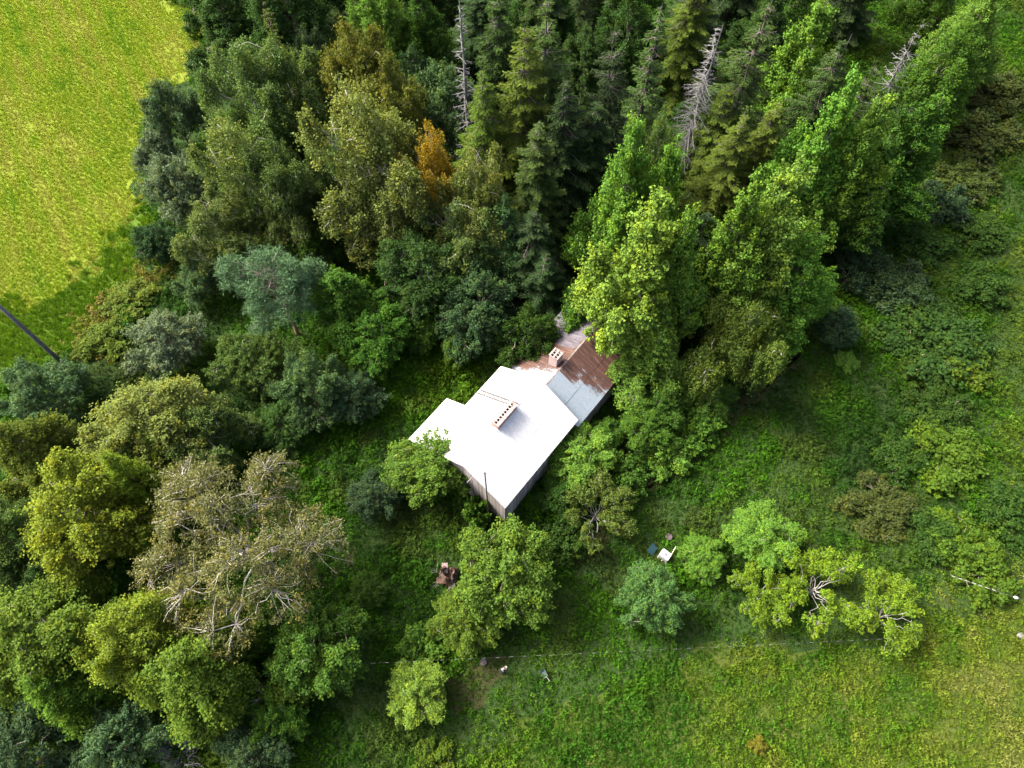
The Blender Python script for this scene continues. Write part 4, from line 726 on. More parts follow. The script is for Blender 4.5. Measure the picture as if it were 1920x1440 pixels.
    ('aspen_tree', 'aspen1', -44.28, 17.1, 12, 4.29, (0.0527, 0.0962, 0.0245), 0.78, 'shaded crown cut by the left edge beside the bright yellow crown', 'tree', 'yellowing trees in the lower left corner'),
    ('broadleaf_tree', 'oval1', -13.23, 13.75, 3.2, 1.9, (0.0405, 0.0906, 0.0147), 3.02, 'low green bush tree left of the broken stump', 'tree', 'garden trees round the house'),
    ('broadleaf_tree', 'oval0', -19.47, 3.23, 6, 3.16, (0.0449, 0.1083, 0.0149), 4.55, 'shaded green crown below the green right end crown', 'tree', 'yellowing trees in the lower left corner'),
    ('maple_tree', 'oval2', -6.92, 25.46, 8.2, 4.86, (0.0656, 0.1274, 0.0191), 4.28, 'small maple covering the left corner of the white roof', 'tree', 'garden trees round the house'),
    ('maple_tree', 'oval0', -0.55, 14.2, 10.5, 5.5, (0.0673, 0.1268, 0.0192), 4.18, 'large round yellow-green maple in front of the house', 'tree', 'garden trees round the house'),
    ('maple_tree', 'oval1', -4.31, 11.07, 6, 3.3, (0.0731, 0.1272, 0.0183), 2.22, 'lower green crown leaning from the large round maple over the stump', 'tree', 'garden trees round the house'),
    ('shrub', 'bush2', -3.41, 21.26, 5.2, 1.5, (0.079, 0.1719, 0.0264), 2.19, 'narrow green shrub climbing the gable wall below the mast', 'shrub', 'garden trees round the house'),
    ('shrub', 'willow1', -13.06, 22.51, 5, 2.9, (0.0335, 0.0664, 0.0314), 4.07, 'dark green willow shrub left of the gable', 'shrub', 'garden trees round the house'),
    ('broadleaf_tree', 'oval0', 6.5, 26.29, 6, 4.07, (0.0855, 0.1744, 0.0273), 3.25, 'leafy bright green tree touching the right eave of the white roof', 'tree', 'garden trees round the house'),
    ('broadleaf_tree', 'bush0', 10.76, 24.93, 4.2, 2.94, (0.0466, 0.1051, 0.0165), 2.48, 'leafy green tree at the right end of the thicket by the house wall', 'tree', 'garden trees round the house'),
    ('apple_tree', 'apple0', 8.05, 21.01, 5.5, 3.62, (0.0642, 0.1009, 0.0211), 0.25, 'grey twiggy apple tree below the white roof right corner', 'tree', 'garden trees round the house'),
    ('broadleaf_tree', 'bush0', 5.07, 18.7, 3, 2.6, (0.0285, 0.0618, 0.0124), 0.0, 'low green shrub between the round maple and the twiggy apple tree', 'shrub', 'garden trees round the house'),
    ('ash_tree', 'oval1', 12.44, 12.63, 7, 3.28, (0.0538, 0.1244, 0.0346), 2.69, 'round grey-green tree in front of the white container', 'tree', 'garden trees round the house'),
    ('broadleaf_tree', 'oval0', -7.96, 5.27, 5, 3.28, (0.1095, 0.1869, 0.0285), 1.0, 'small bright green tree near the left end of the overhead cable', 'tree', 'garden trees round the house'),
    ('broadleaf_tree', 'bush2', -8.06, 9.32, 3, 2.0, (0.0806, 0.1732, 0.0274), 0.96, 'loose green bush behind the small bright green tree', 'shrub', 'garden trees round the house'),
    ('apple_tree', 'oval0', 23.39, 18.72, 5.4, 4.0, (0.0792, 0.1705, 0.0248), 1.8, 'full green apple tree, topmost of the apple trees', 'tree', 'old apple trees'),
    ('apple_tree', 'oval1', 17.93, 17.05, 4, 2.3, (0.079, 0.1756, 0.0243), 5.81, 'green apple tree right of the round grey-green tree', 'tree', 'old apple trees'),
    ('apple_tree', 'apple1', 22.57, 13.47, 4.6, 3.0, (0.0982, 0.1751, 0.0164), 4.23, 'yellow-green gnarled apple tree with a bare fork, left of the gnarled pair', 'tree', 'old apple trees'),
    ('apple_tree', 'apple2', 27.61, 13.89, 5, 4.0, (0.0996, 0.1753, 0.0151), 4.2, 'largest gnarled apple tree with twisted grey limbs', 'tree', 'old apple trees'),
    ('apple_tree', 'apple1', 33.4, 11.62, 4.6, 3.6, (0.0971, 0.169, 0.0165), 1.03, 'rightmost gnarled apple tree with grey branch tips', 'tree', 'old apple trees'),
    ('shrub', 'oval1', 1.66, 38.93, 9.4, 3.9, (0.0259, 0.0579, 0.0115), 0.49, 'leafy green shrub spreading over the upper rusty roof', 'shrub', 'garden trees round the house'),
    ('broadleaf_tree', 'oval2', 9.06, 28.35, 4.6, 2.4, (0.0454, 0.1109, 0.0157), 1.96, 'bright leafy crown pressed against the long wall of the house', 'tree', 'thicket right of the house'),
    ('broadleaf_tree', 'bush0', 15.74, 27.45, 3.6, 2.6, (0.0816, 0.1707, 0.0268), 4.51, 'low bright crown at the lower tip of the thicket right of the house', 'tree', 'thicket right of the house'),
    ('broadleaf_tree', 'oval0', 14.8, 31.5, 6, 3.4, (0.0438, 0.1002, 0.0164), 5.91, 'green crown filling the thicket between house and weeping birch', 'tree', 'thicket right of the house'),
    ('broadleaf_tree', 'aspen2', 20.01, 33.31, 7, 3.2, (0.0469, 0.103, 0.0171), 0.04, 'low green crown at the foot of the weeping birch', 'tree', 'thicket right of the house'),
    ('broadleaf_tree', 'oval2', 4.63, 22.63, 4, 2.4, (0.0253, 0.0644, 0.0118), 0.28, 'low dark green crown between gable corner and twiggy apple tree', 'tree', 'thicket right of the house'),
    ('broadleaf_tree', 'oval2', 7.95, 42.37, 9.5, 4.07, (0.0463, 0.1111, 0.016), 2.2, 'green crown closing in over the far end of the rusty roof', 'tree', 'garden trees round the house'),
    ('shrub', 'bush0', 46.76, 40.55, 3.33, 5.98, (0.0255, 0.0583, 0.0127), 3.08, 'wide green and brown shrub, largest on the right slope', 'shrub', 'shrubs on the right hand slope'),
    ('shrub', 'bush2', 46.94, 44.23, 2.76, 3.38, (0.0276, 0.06, 0.0135), 0.32, 'dark leafy shrub just above the largest slope shrub', 'shrub', 'shrubs on the right hand slope'),
    ('shrub', 'bush2', 48.98, 38.3, 2.99, 3.12, (0.0513, 0.092, 0.0116), 2.56, 'yellow-green shrub at the right end of the largest slope shrub', 'shrub', 'shrubs on the right hand slope'),
    ('shrub', 'bush1', 44.92, 32.89, 2.76, 3.64, (0.0263, 0.0581, 0.0112), 6.1, 'green shrub with a yellow crest below the largest slope shrub', 'shrub', 'shrubs on the right hand slope'),
    ('shrub', 'bush0', 43.84, 27.44, 2.99, 4.42, (0.0497, 0.0981, 0.0118), 3.34, 'yellow tipped shrub in the middle of the right slope', 'shrub', 'shrubs on the right hand slope'),
    ('shrub', 'bush3', 39.86, 27.0, 2.3, 2.86, (0.0254, 0.0604, 0.0113), 3.4, 'olive shrub left of the yellow tipped shrub', 'shrub', 'shrubs on the right hand slope'),
    ('shrub', 'bush1', 35.95, 22.21, 2.53, 3.64, (0.0424, 0.0608, 0.0168), 1.35, 'brownish olive shrub above the apple trees', 'shrub', 'shrubs on the right hand slope'),
    ('shrub', 'bush2', 43.03, 18.67, 3.22, 3.12, (0.0485, 0.0985, 0.012), 3.59, 'bright yellow-leaved shrub near the right cable', 'shrub', 'shrubs on the right hand slope'),
    ('shrub', 'bush2', 44.11, 15.43, 2.99, 2.86, (0.0511, 0.0997, 0.0124), 5.73, 'yellow-green shrub under the white cable marks', 'shrub', 'shrubs on the right hand slope'),
    ('shrub', 'bush3', 40.42, 19.32, 2.3, 2.86, (0.0263, 0.0616, 0.0125), 1.41, 'olive green shrub left of the bright yellow-leaved shrub', 'shrub', 'shrubs on the right hand slope'),
    ('shrub', 'bush0', 48.97, 21.4, 2.53, 3.38, (0.0255, 0.0604, 0.0113), 4.85, 'shrub with yellow-green tips cut by the right edge', 'shrub', 'shrubs on the right hand slope'),
    ('shrub', 'bush1', 44.47, 48.29, 3.68, 4.16, (0.0355, 0.0682, 0.0284), 0.51, 'dark shaded shrub at the top of the right slope', 'shrub', 'shrubs on the right hand slope'),
    ('shrub', 'bush1', 40.99, 50.12, 4.83, 3.9, (0.0328, 0.0659, 0.0297), 3.62, 'dark shaded shrub against the foot of the wood', 'shrub', 'shrubs on the right hand slope'),
    ('shrub', 'bush1', 53.12, 60.59, 3.91, 3.38, (0.0328, 0.0657, 0.0308), 0.3, 'blue-green dark shrub on the upper right slope', 'shrub', 'shrubs on the right hand slope'),
    ('shrub', 'bush3', 53.98, 48.62, 2.76, 3.38, (0.0259, 0.0601, 0.0118), 0.62, 'green shrub at the rim of the pale meadow strip', 'shrub', 'shrubs on the right hand slope'),
    ('shrub', 'bush3', 61.79, 72.2, 3.45, 5.46, (0.0396, 0.0584, 0.0166), 3.49, 'wide brown-olive shrub below the upper right corner', 'shrub', 'shrubs on the right hand slope'),
    ('shrub', 'bush0', 66.49, 80.26, 3.45, 4.68, (0.0422, 0.0613, 0.0166), 3.61, 'brown-olive shrub at the right edge, upper corner', 'shrub', 'shrubs on the right hand slope'),
    ('shrub', 'bush1', 57.65, 64.97, 2.99, 4.16, (0.0397, 0.0627, 0.0163), 6.0, 'brownish shrub above the blue-green dark shrub', 'shrub', 'shrubs on the right hand slope'),
    ('shrub', 'bush3', 49.59, 55.16, 2.99, 3.38, (0.0268, 0.0658, 0.0135), 5.1, 'dark green shrub below the blue-green dark shrub', 'shrub', 'shrubs on the right hand slope'),
    ('shrub', 'bush0', 56.62, 56.68, 2.3, 3.38, (0.0266, 0.0588, 0.0113), 1.06, 'green shrub right of the dark green slope shrub', 'shrub', 'shrubs on the right hand slope'),
    ('shrub', 'bush2', 39.15, 8.54, 1.15, 0.95, (0.0503, 0.1004, 0.0116), 0.4, 'tiny yellow-green sapling in the pale meadow', 'shrub', 'shrubs on the right hand slope'),
    ('shrub', 'bush3', 20.8, 1.31, 1.03, 0.84, (0.1141, 0.121, 0.0187), 0.32, 'tiny orange-yellow shrub in the bottom meadow', 'shrub', 'shrubs on the right hand slope'),
    ('shrub', 'bush2', 36.74, 38.76, 1.38, 1.26, (0.0778, 0.1725, 0.0273), 5.96, 'small bright sapling in the dark slope herbs', 'shrub', 'shrubs on the right hand slope'),
    ('shrub', 'bush2', -6.67, -0.17, 1.84, 1.89, (0.0528, 0.0943, 0.0119), 2.28, 'yellowish low shrub at the bottom edge', 'shrub', 'shrubs on the right hand slope'),
    ('shrub', 'bush1', -47.14, 40.46, 1.38, 1.68, (0.0722, 0.1081, 0.0182), 5.19, 'brown-green withered shrub beside the pole foot', 'shrub', 'shrubs on the right hand slope'),
    ('shrub', 'bush2', -45.72, 94.4, 2.76, 1.58, (0.1032, 0.1557, 0.0161), 1.08, 'small bright yellow shrub in the field corner', 'shrub', 'shrubs on the right hand slope'),
    ('shrub', 'bush1', -43.9, 46.72, 1.84, 3.12, (0.0762, 0.1151, 0.0191), 4.99, 'yellow-brown weedy shrub along the green strip', 'shrub', 'shrubs on the right hand slope'),
    ('shrub', 'bush3', -45.03, 40.94, 2.07, 2.86, (0.07, 0.113, 0.019), 2.9, 'yellow-brown weedy shrub left of the round silver willow', 'shrub', 'shrubs on the right hand slope'),
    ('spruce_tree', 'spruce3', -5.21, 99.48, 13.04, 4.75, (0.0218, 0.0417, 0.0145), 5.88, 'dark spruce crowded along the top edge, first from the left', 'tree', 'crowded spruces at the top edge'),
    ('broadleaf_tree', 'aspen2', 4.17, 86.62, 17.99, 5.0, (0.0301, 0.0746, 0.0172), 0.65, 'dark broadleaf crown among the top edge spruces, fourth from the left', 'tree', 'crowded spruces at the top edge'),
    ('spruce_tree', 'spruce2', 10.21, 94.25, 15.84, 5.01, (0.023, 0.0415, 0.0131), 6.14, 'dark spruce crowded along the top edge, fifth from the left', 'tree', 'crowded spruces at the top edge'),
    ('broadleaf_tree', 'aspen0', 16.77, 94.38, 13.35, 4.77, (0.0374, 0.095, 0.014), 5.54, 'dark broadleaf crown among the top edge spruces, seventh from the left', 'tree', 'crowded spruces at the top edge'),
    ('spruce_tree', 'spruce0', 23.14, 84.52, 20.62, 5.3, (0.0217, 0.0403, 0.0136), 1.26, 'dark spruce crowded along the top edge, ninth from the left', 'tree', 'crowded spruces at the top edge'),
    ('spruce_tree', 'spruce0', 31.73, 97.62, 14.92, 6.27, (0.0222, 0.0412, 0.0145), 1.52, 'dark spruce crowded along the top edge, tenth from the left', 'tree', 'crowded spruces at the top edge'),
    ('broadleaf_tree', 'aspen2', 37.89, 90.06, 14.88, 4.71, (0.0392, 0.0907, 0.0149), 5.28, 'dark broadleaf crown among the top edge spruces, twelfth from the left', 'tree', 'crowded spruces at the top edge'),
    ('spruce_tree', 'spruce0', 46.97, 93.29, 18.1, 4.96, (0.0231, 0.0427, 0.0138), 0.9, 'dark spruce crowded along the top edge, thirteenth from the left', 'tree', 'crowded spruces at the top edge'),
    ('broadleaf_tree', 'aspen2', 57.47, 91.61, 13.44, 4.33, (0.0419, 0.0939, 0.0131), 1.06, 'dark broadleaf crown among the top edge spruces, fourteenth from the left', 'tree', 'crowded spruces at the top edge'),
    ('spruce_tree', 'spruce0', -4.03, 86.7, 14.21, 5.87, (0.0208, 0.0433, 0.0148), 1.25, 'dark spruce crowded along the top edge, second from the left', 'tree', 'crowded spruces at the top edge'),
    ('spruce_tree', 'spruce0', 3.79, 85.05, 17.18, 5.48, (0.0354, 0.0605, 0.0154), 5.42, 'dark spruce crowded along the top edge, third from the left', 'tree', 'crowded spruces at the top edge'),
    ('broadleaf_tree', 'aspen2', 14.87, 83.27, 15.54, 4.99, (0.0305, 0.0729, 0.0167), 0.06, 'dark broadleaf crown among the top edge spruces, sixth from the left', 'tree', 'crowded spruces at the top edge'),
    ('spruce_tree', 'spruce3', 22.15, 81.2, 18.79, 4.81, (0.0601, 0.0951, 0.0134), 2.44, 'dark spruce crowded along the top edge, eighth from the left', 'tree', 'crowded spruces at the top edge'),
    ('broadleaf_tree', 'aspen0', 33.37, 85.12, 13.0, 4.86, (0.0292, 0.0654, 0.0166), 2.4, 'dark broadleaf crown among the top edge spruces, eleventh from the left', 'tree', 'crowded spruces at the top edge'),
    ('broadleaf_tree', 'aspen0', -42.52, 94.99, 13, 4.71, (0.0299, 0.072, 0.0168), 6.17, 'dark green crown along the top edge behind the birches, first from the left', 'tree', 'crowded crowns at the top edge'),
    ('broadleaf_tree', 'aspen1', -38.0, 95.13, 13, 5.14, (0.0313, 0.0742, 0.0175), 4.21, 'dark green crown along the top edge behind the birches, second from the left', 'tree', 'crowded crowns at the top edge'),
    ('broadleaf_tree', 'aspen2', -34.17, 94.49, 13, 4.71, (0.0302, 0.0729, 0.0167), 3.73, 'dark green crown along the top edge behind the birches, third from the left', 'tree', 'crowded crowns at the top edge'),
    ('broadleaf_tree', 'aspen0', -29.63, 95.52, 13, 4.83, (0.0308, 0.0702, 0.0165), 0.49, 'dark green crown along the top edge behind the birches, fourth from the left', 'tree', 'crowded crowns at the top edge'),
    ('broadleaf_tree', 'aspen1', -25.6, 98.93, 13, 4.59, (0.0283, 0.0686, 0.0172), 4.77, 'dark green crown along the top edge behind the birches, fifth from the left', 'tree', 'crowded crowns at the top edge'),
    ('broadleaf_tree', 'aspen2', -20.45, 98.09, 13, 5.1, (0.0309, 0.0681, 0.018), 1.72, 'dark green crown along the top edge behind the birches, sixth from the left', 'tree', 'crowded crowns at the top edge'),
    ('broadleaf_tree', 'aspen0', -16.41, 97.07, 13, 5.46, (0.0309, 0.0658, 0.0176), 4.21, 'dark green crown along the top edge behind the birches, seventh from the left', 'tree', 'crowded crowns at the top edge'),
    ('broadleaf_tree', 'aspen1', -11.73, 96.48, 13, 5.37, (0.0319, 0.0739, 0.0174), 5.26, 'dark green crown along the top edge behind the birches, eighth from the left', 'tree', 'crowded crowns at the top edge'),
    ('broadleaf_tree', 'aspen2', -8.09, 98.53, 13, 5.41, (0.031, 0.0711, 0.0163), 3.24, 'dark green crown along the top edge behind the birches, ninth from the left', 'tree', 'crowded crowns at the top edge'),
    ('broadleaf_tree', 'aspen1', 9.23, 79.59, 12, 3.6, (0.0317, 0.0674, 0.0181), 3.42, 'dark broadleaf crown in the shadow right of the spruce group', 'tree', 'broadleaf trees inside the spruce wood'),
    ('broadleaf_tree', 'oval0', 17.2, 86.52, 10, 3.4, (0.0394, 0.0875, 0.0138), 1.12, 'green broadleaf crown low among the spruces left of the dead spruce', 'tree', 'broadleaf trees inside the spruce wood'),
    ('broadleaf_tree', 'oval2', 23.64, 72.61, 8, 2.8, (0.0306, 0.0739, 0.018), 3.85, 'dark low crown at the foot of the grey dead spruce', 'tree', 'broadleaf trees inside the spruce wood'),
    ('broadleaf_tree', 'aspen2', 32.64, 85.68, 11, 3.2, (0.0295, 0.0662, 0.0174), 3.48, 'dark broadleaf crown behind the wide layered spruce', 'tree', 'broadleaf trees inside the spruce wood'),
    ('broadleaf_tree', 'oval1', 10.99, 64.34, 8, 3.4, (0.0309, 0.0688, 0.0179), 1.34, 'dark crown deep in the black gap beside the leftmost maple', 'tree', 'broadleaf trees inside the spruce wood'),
]
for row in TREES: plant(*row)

# ------------------------------------------------------------------ bare bush, stump, garden things
b = link('bare_bush', bare_bush('bare_bush', 5, 3.4, 2.4), None, (-28.3, .8, 0)); tag(b, 'bare grey twiggy bush at the bottom edge between two grey-green willows', 'bush')
M_ROT = noisy('rotten_brown_wood', (.035, .018, .013), (.14, .08, .06), 4, stretch=(1, 1, .4), bump=.5)
stump = empty('broken_stump', (-5.95, 15.5, 0)); tag(stump, 'broken hollow brown stump with pale twigs left of the large round maple', 'stump')
rs = np.random.default_rng(4); v, f = [], []; n = 18
tops = [1.5 + .55 * math.sin(i * 1.1) + rs.uniform(-.35, .35) for i in range(n)]
for k, (ro, zf) in enumerate(((.95, 0), (.72, .45), (.62, 1.0), (.46, .96), (.42, .25))):
    for i in range(n):
        a = 2 * math.pi * i / n; q = ro * (1 + .12 * math.sin(3 * a) + rs.uniform(-.06, .06)); v.append((math.cos(a) * q, math.sin(a) * q, tops[i] * zf))
for k in range(4):
    for i in range(n): f.append((k * n + i, k * n + (i + 1) % n, (k + 1) * n + (i + 1) % n, (k + 1) * n + i))
f.append(tuple(4 * n + i for i in range(n - 1, -1, -1))); link('shell', mesh('shell', v, f, M_ROT), stump)
mb = MB(); mb.box((-.35, 1.0, .75), (.55, .9, .25), Matrix.Rotation(.5, 4, 'X')); mb.build('fallen_slab', noisy('pinkish_stone', (.16, .12, .12), (.27, .22, .22), 5, bump=.3), stump)
mb = MB(); mb.box((-.9, -.6, .55), (.9, .5, .1), Matrix.Rotation(.35, 4, 'Y')); mb.build('bark_slab', M_ROT, stump)
link('twigs', bare_bush('stump_twigs', 6, 1.9, 1.8, 9), stump, (-.1, -.5, 0))

# well covers
M_CONC = noisy('pinkish_concrete', (.05, .04, .04), (.085, .066, .066), 6, bump=.2)
for x, y, r_, h_, lab in ((-2.57, 7.86, .32, .3, 'round pinkish concrete well cover beside the person'), (15.18, 19.2, .34, .45, 'round pinkish concrete well cover above the white container')):
    w_ = empty('well_cover', (x, y, 0)); tag(w_, lab, 'well cover', 'concrete well covers'); mb = MB(); mb.lathe([(r_ * .9, 0), (r_ * .9, h_ - .07)], 24); mb.build('ring', M_CONC, w_, True)
    mb = MB(); mb.lathe([(r_, h_ - .07), (r_, h_ - .015), (r_ - .02, h_), (.05, h_ + .012), (.0, h_ + .012)], 24); mb.build('lid', M_CONC, w_)
    mb = MB(); mb.tube([(-.07, 0, h_), (-.06, 0, h_ + .05), (.06, 0, h_ + .05), (.07, 0, h_)], .01, 5); mb.build('handle', M_GREYMETAL, w_)
# white container, teal panel, pale stick
M_PLASTIC = noisy('white_plastic', (.26, .26, .28), (.42, .415, .43), 2.2, rough=.5)
cont = empty('container', (14.6, 17.35, 0), R(-38)); tag(cont, 'white square container with a round grey cap above the round grey-green tree', 'container')
def rounded(mb, w, d, z0, z1, r_, n=5):
    ring = []
    for cx, cy, a0 in ((w / 2 - r_, d / 2 - r_, 0), (-w / 2 + r_, d / 2 - r_, 90), (-w / 2 + r_, -d / 2 + r_, 180), (w / 2 - r_, -d / 2 + r_, 270)):
        ring += [(cx + r_ * math.cos(R(a0 + 90 * i / n)), cy + r_ * math.sin(R(a0 + 90 * i / n))) for i in range(n + 1)]
    k = len(ring); prof = [(1, z0), (1, z1 - .06), (.97, z1 - .015), (.92, z1)]
    mb.add([(x * q, y * q, z) for q, z in prof for x, y in ring], [(j * k + i, j * k + (i + 1) % k, (j + 1) * k + (i + 1) % k, (j + 1) * k + i) for j in range(3) for i in range(k)] + [tuple(3 * k + i for i in range(k))])
mb = MB(); rounded(mb, 1.0, .8, .12, .9, .1); mb.build('tank', M_PLASTIC, cont, True)
mb = MB(); mb.lathe([(.13, .89), (.13, .94), (.11, .96), (0, .96)], 18); mb.build('cap', noisy('grey_cap', (.10, .10, .105), (.15, .15, .155), 4), cont)
mb = MB()
for i in (-.45, 0, .45): mb.box((i, 0, .055), (.14, .95, .10))
mb.build('pallet', M_BOARDS[2], cont)
mb = MB(); mb.box((0, 0, .42), (.95, .06, .8), Matrix.Rotation(R(-52), 4, 'X')); pan = mb.build('panel', noisy('teal_paint', (.015, .05, .062), (.035, .095, .11), 3), None, loc=(13.72, 17.75, .25), rot=(0, 0, R(52))); pan.name = 'teal_panel'; tag(pan, 'teal board leaning against the left side of the white container', 'panel')
mb = MB(); mb.tube([(15.0, 17.0, .1), (15.25, 17.55, 1.1), (15.55, 18.0, 1.35)], .035, 6); st = mb.build('stick', noisy('pale_yellow_wood', (.5, .46, .3), (.66, .62, .42), 5)); tag(st, 'pale yellow stick leaning on the right of the white container', 'stick')
# small blue-grey cart with a pale handle
cart = empty('garden_cart', (2.84, 6.85, 0), R(-55)); tag(cart, 'small blue-grey tray cart with a pale handle standing in the nettles', 'cart')
v = [(-.32, -.24, .55), (.32, -.2, .55), (.32, .2, .55), (-.32, .24, .55), (-.2, -.15, .3), (.2, -.13, .3), (.2, .13, .3), (-.2, .15, .3)]
o = link('tray', mesh('tray', v, [(0, 1, 5, 4), (1, 2, 6, 5), (2, 3, 7, 6), (3, 0, 4, 7), (4, 5, 6, 7)], noisy('blue_grey_tin', (.05, .068, .075), (.09, .115, .125), 4, rough=.6)), cart); o.modifiers.new('thick', 'SOLIDIFY').thickness = .015
mb = MB(); mb.tube([(.28, 0, .52), (.62, .02, .72), (.78, .02, .78)], .02, 6); mb.build('handle', M_TWIG, cart)
for yy in (-.2, .2): mb = MB(); mb.lathe([(.0, -.02), (.15, -.025), (.15, .025), (.0, .02)], 16); mb.build('wheel', M_DARK, cart, loc=(-.12, yy, .15), rot=(R(90), 0, 0))
for yy in (-.12, .12): mb = MB(); mb.tube([(.22, yy, .32), (.26, yy, 0)], .015, 5); mb.build('leg', M_GREYMETAL, cart)
# stone at the right edge
rs = np.random.default_rng(8); mb = MB(); mb.lathe([(.0, 0), (.5, 0), (.55, .2), (.42, .4), (.2, .5), (0, .52)], 12); mb.v = [(x * 1.25 * (1 + rs.uniform(-.08, .08)), y * .9 * (1 + rs.uniform(-.08, .08)), z) for x, y, z in mb.v]
tag(mb.build('stone', noisy('grey_fieldstone', (.09, .088, .085), (.16, .155, .15), 5, bump=.3), None, True, loc=(46.4, 10.1, 0), scale=(.6, .6, .6)), 'pale grey stone in the meadow at the right edge', 'stone')

# utility pole, mast, cables
pole = empty('utility_pole', (-48.6, 38.05, 0)); tag(pole, 'tall grey wooden utility pole at the left edge, top out of view', 'utility pole')
M_POLE = noisy('silvery_pole_wood', (.05, .048, .048), (.17, .165, .165), 2, stretch=(6, 6, 1.5), bump=.3)
mb = MB(); mb.tube([(0, 0, -.2), (0, 0, 4), (0.02, .02, 9), (.03, .03, 14)], [.25, .23, .2, .17], 14); mb.build('shaft', M_POLE, pole, True)
mb = MB(); mb.tube([(.18, 0, 0), (.17, 0, 5.5)], .025, 6); mb.build('earth_cable', M_GREYMETAL, pole); mb = MB(); mb.box((0, 0, 13.2), (1.6, .1, .12)); mb.build('crossarm', M_POLE, pole)
for xx in (-.65, .65): mb = MB(); mb.lathe([(.0, 0), (.05, 0), (.05, .06), (.08, .08), (.05, .12), (.07, .15), (.03, .2), (0, .2)], 12); mb.build('insulator', M_PLASTIC, pole, True, loc=(xx, 0, 13.26))
mast = empty('antenna_mast', (-2.27, 21.25, 0)); tag(mast, 'thin grey mast standing in front of the gable wall', 'mast')
mb = MB(); mb.tube([(0, 0, 0), (0, 0, 6), (0, 0, 12.3)], [.075, .07, .065], 8); mb.build('pole', M_LADDER, mast, True)
mb = MB(); mb.tube([(-.2, 0, 12.1), (.2, 0, 12.1)], .018, 5); mb.tube([(0, -.12, 11.9), (0, .12, 11.9)], .015, 5); mb.build('crossbar', M_LADDER, mast)
M_CABLE = noisy('black_cable', (.03, .03, .03), (.06, .06, .06), 5); M_MARK = noisy('white_sleeve', (.20, .205, .205), (.30, .30, .30), 5)
def cable(name, a, b_, sag, per, dash, rad, label, skip=lambda u: False):
    e = empty(name, a); tag(e, label, 'cable', 'overhead cables'); a = Vector(a); b_ = Vector(b_); L = (b_ - a).length; P = lambda u: (b_ - a) * u + Vector((0, 0, -sag * 4 * u * (1 - u)))
    mb = MB(); mb.tube([P(i / 40) for i in range(41)], rad, 5); mb.build('wire', M_CABLE, e); k = int(L / per)
    for i in range(k):
        u = (i + .5) / k
        if skip(u): continue
        h = dash / L / 2; mb = MB(); mb.tube([P(u - h), P(u + h)], rad * 1.7, 5); mb.build('sleeve', M_MARK, e)
    return e, P
cable('overhead_cable', (-14.2, 6.95, 6.2), (48.0, 9.75, 6.4), .35, 1.12, .30, .0035, 'thin dashed cable crossing the lower garden from left to right', lambda u: u > .73)
cb, Pc = cable('overhead_cable', (37.9, 14.22, 6.0), (58.0, 6.9, 6.3), .2, .56, .32, .017, 'short white dashed cable with a white insulator at the right edge', lambda u: u > .19)
q = Pc(.255); mb = MB(); mb.lathe([(0, -.22), (.05, -.2), (.12, -.08), (.13, .06), (.06, .2), (0, .22)], 12); mb.build('insulator', M_PLASTIC, cb, True, loc=q, rot=(R(90), 0, R(70)))

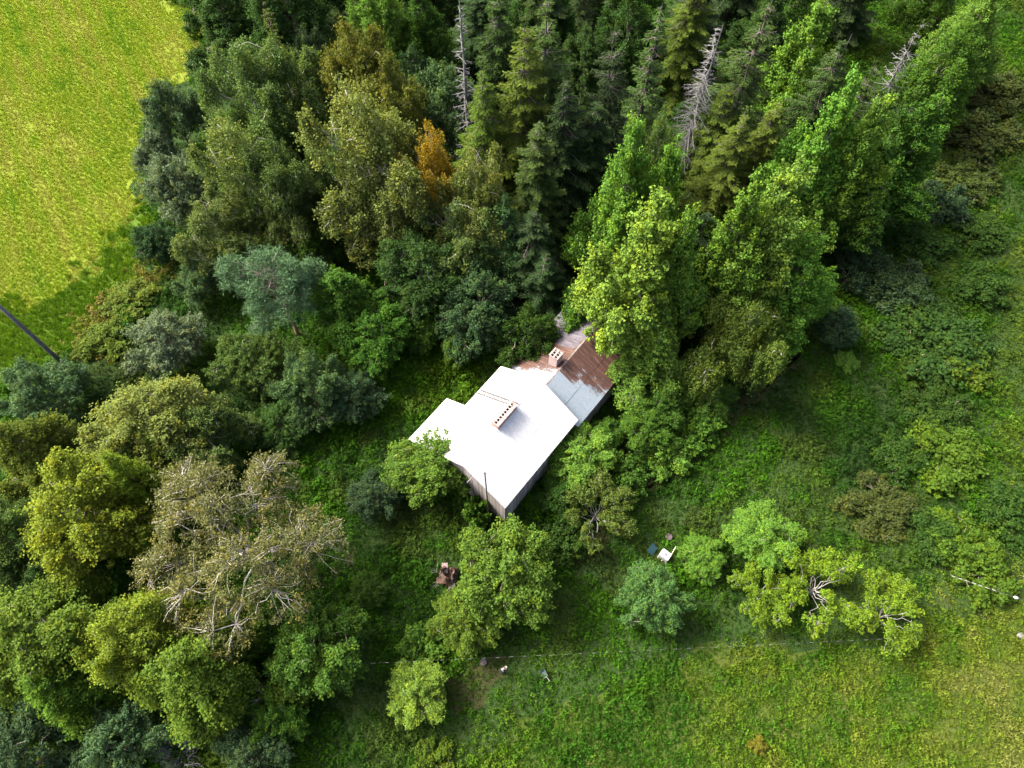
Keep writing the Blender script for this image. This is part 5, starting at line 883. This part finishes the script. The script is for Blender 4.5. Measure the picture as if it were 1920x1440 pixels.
# ------------------------------------------------------------------ the person
def person(x, y, rz):
    e = empty('person', (x, y, 0), rz); tag(e, 'person in dark clothes standing on trodden grass holding a small device', 'person')
    J, E_, Rr, part = [], [], [], []
    def j(p, r_, parent=None, m=0):
        J.append(p); Rr.append(r_); part.append(m); i = len(J) - 1
        if parent is not None: E_.append((parent, i))
        return i
    hip = j((0, 0, .95), .16); wa = j((0, 0, 1.12), .145, hip); ch = j((.02, 0, 1.32), .17, wa); nk = j((.03, 0, 1.47), .065, ch, 1); jw = j((.06, 0, 1.56), .085, nk, 1); hd = j((.05, 0, 1.66), .10, jw, 1); tp = j((.04, 0, 1.74), .07, hd, 1)
    for sy in (1, -1):
        th = j((0, .1 * sy, .88), .10, hip); kn = j((.02, .12 * sy, .48), .066, th); an = j((-.01, .13 * sy, .09), .048, kn); j((.15, .15 * sy, .04), .04, an)
        sh = j((.01, .19 * sy, 1.40), .085, ch); el = j((.10, .25 * sy, 1.12), .06, sh); wr = j((.33, .10 * sy, 1.20), .038, el, 1); pl = j((.40, .075 * sy, 1.22), .038, wr, 1)
        for q in range(4): a = j((.45, (.045 + .012 * q) * sy, 1.235 - .02 * q), .011, pl, 1); j((.475 - .004 * q, (.02 + .012 * q) * sy, 1.24 - .022 * q), .009, a, 1)
        a = j((.41, .045 * sy, 1.255), .012, pl, 1); j((.445, .03 * sy, 1.268), .010, a, 1)
    me = bpy.data.meshes.new('body'); me.from_pydata(J, E_, []); o = link('body', me, e)
    md = o.modifiers.new('skin', 'SKIN'); me.skin_vertices.new() if not me.skin_vertices else None
    for i, s_ in enumerate(me.skin_vertices[0].data): s_.radius = (Rr[i], Rr[i]); s_.use_root = (i == 0)
    o.modifiers.new('smooth', 'SUBSURF').levels = 1; o.modifiers['smooth'].render_levels = 2
    # skin on head and hands, cloth elsewhere, by height and reach along the body
    m, t, out = new_mat('clothes_and_skin'); tc = t.nodes.new('ShaderNodeTexCoord'); sp = t.nodes.new('ShaderNodeSeparateXYZ'); lk(t, tc.outputs['Object'], sp.inputs[0])
    k = math_n(t, 'MAXIMUM', math_n(t, 'GREATER_THAN', sp.outputs[2], 1.475), math_n(t, 'GREATER_THAN', sp.outputs[0], .31)); p = nd(t, 'ShaderNodeBsdfPrincipled', Roughness=.8)
    lk(t, mixc(t, k, (.012, .012, .018), (.34, .23, .18)), p.inputs[0]); lk(t, p.outputs[0], out.inputs[0]); me.materials.append(m)
    mb = MB(); mb.lathe([(.105, 1.66), (.112, 1.72), (.09, 1.79), (.04, 1.82), (0, 1.825)], 16, (.035, 0, 0)); mb.build('cap', noisy('pale_cap', (.24, .2, .19), (.32, .27, .26), 9), e, True)
    mb = MB(); mb.box((.145, 0, 1.675), (.10, .15, .015)); mb.build('cap_peak', noisy('pale_peak', (.5, .45, .44), (.62, .56, .55), 9), e)
    mb = MB(); mb.box((.105, .035, 1.625), (.02, .02, .012)); mb.box((.105, -.035, 1.625), (.02, .02, .012)); mb.build('eyes', M_DARK, e); mb = MB(); mb.tube([(.125, 0, 1.63), (.15, 0, 1.59)], [.01, .016], 6); mb.build('nose', m, e); mb = MB(); mb.box((.125, 0, 1.555), (.012, .05, .01)); mb.build('mouth', noisy('lips', (.35, .15, .13), (.4, .18, .15), 5), e)
    for sy in (1, -1): mb = MB(); mb.tube([(.04, .098 * sy, 1.66), (.035, .108 * sy, 1.60)], [.018, .012], 6); mb.build('ear', m, e)
    mb = MB(); mb.lathe([(.15, .80), (.185, .95), (.19, 1.15), (.2, 1.33), (.13, 1.44), (.085, 1.475)], 18); mb.v = [(x_ * 1.05, y_ * 1.3, z_) for x_, y_, z_ in mb.v]; mb.build('jacket', noisy('black_jacket', (.008, .008, .013), (.022, .02, .028), 8), e, True)
    return e
who = person(-.85, 7.05, R(40))
mb = MB(); mb.box((0, 0, 0), (.11, .17, .025)); dv = mb.build('handheld_controller', noisy('pale_plastic', (.3, .3, .3), (.38, .38, .38), 4), None, loc=(-.85 + .445 * math.cos(R(40)), 7.05 + .445 * math.sin(R(40)), 1.235), rot=(0, R(-20), R(40))); tag(dv, 'small pale device held in the hands of the person', 'controller')
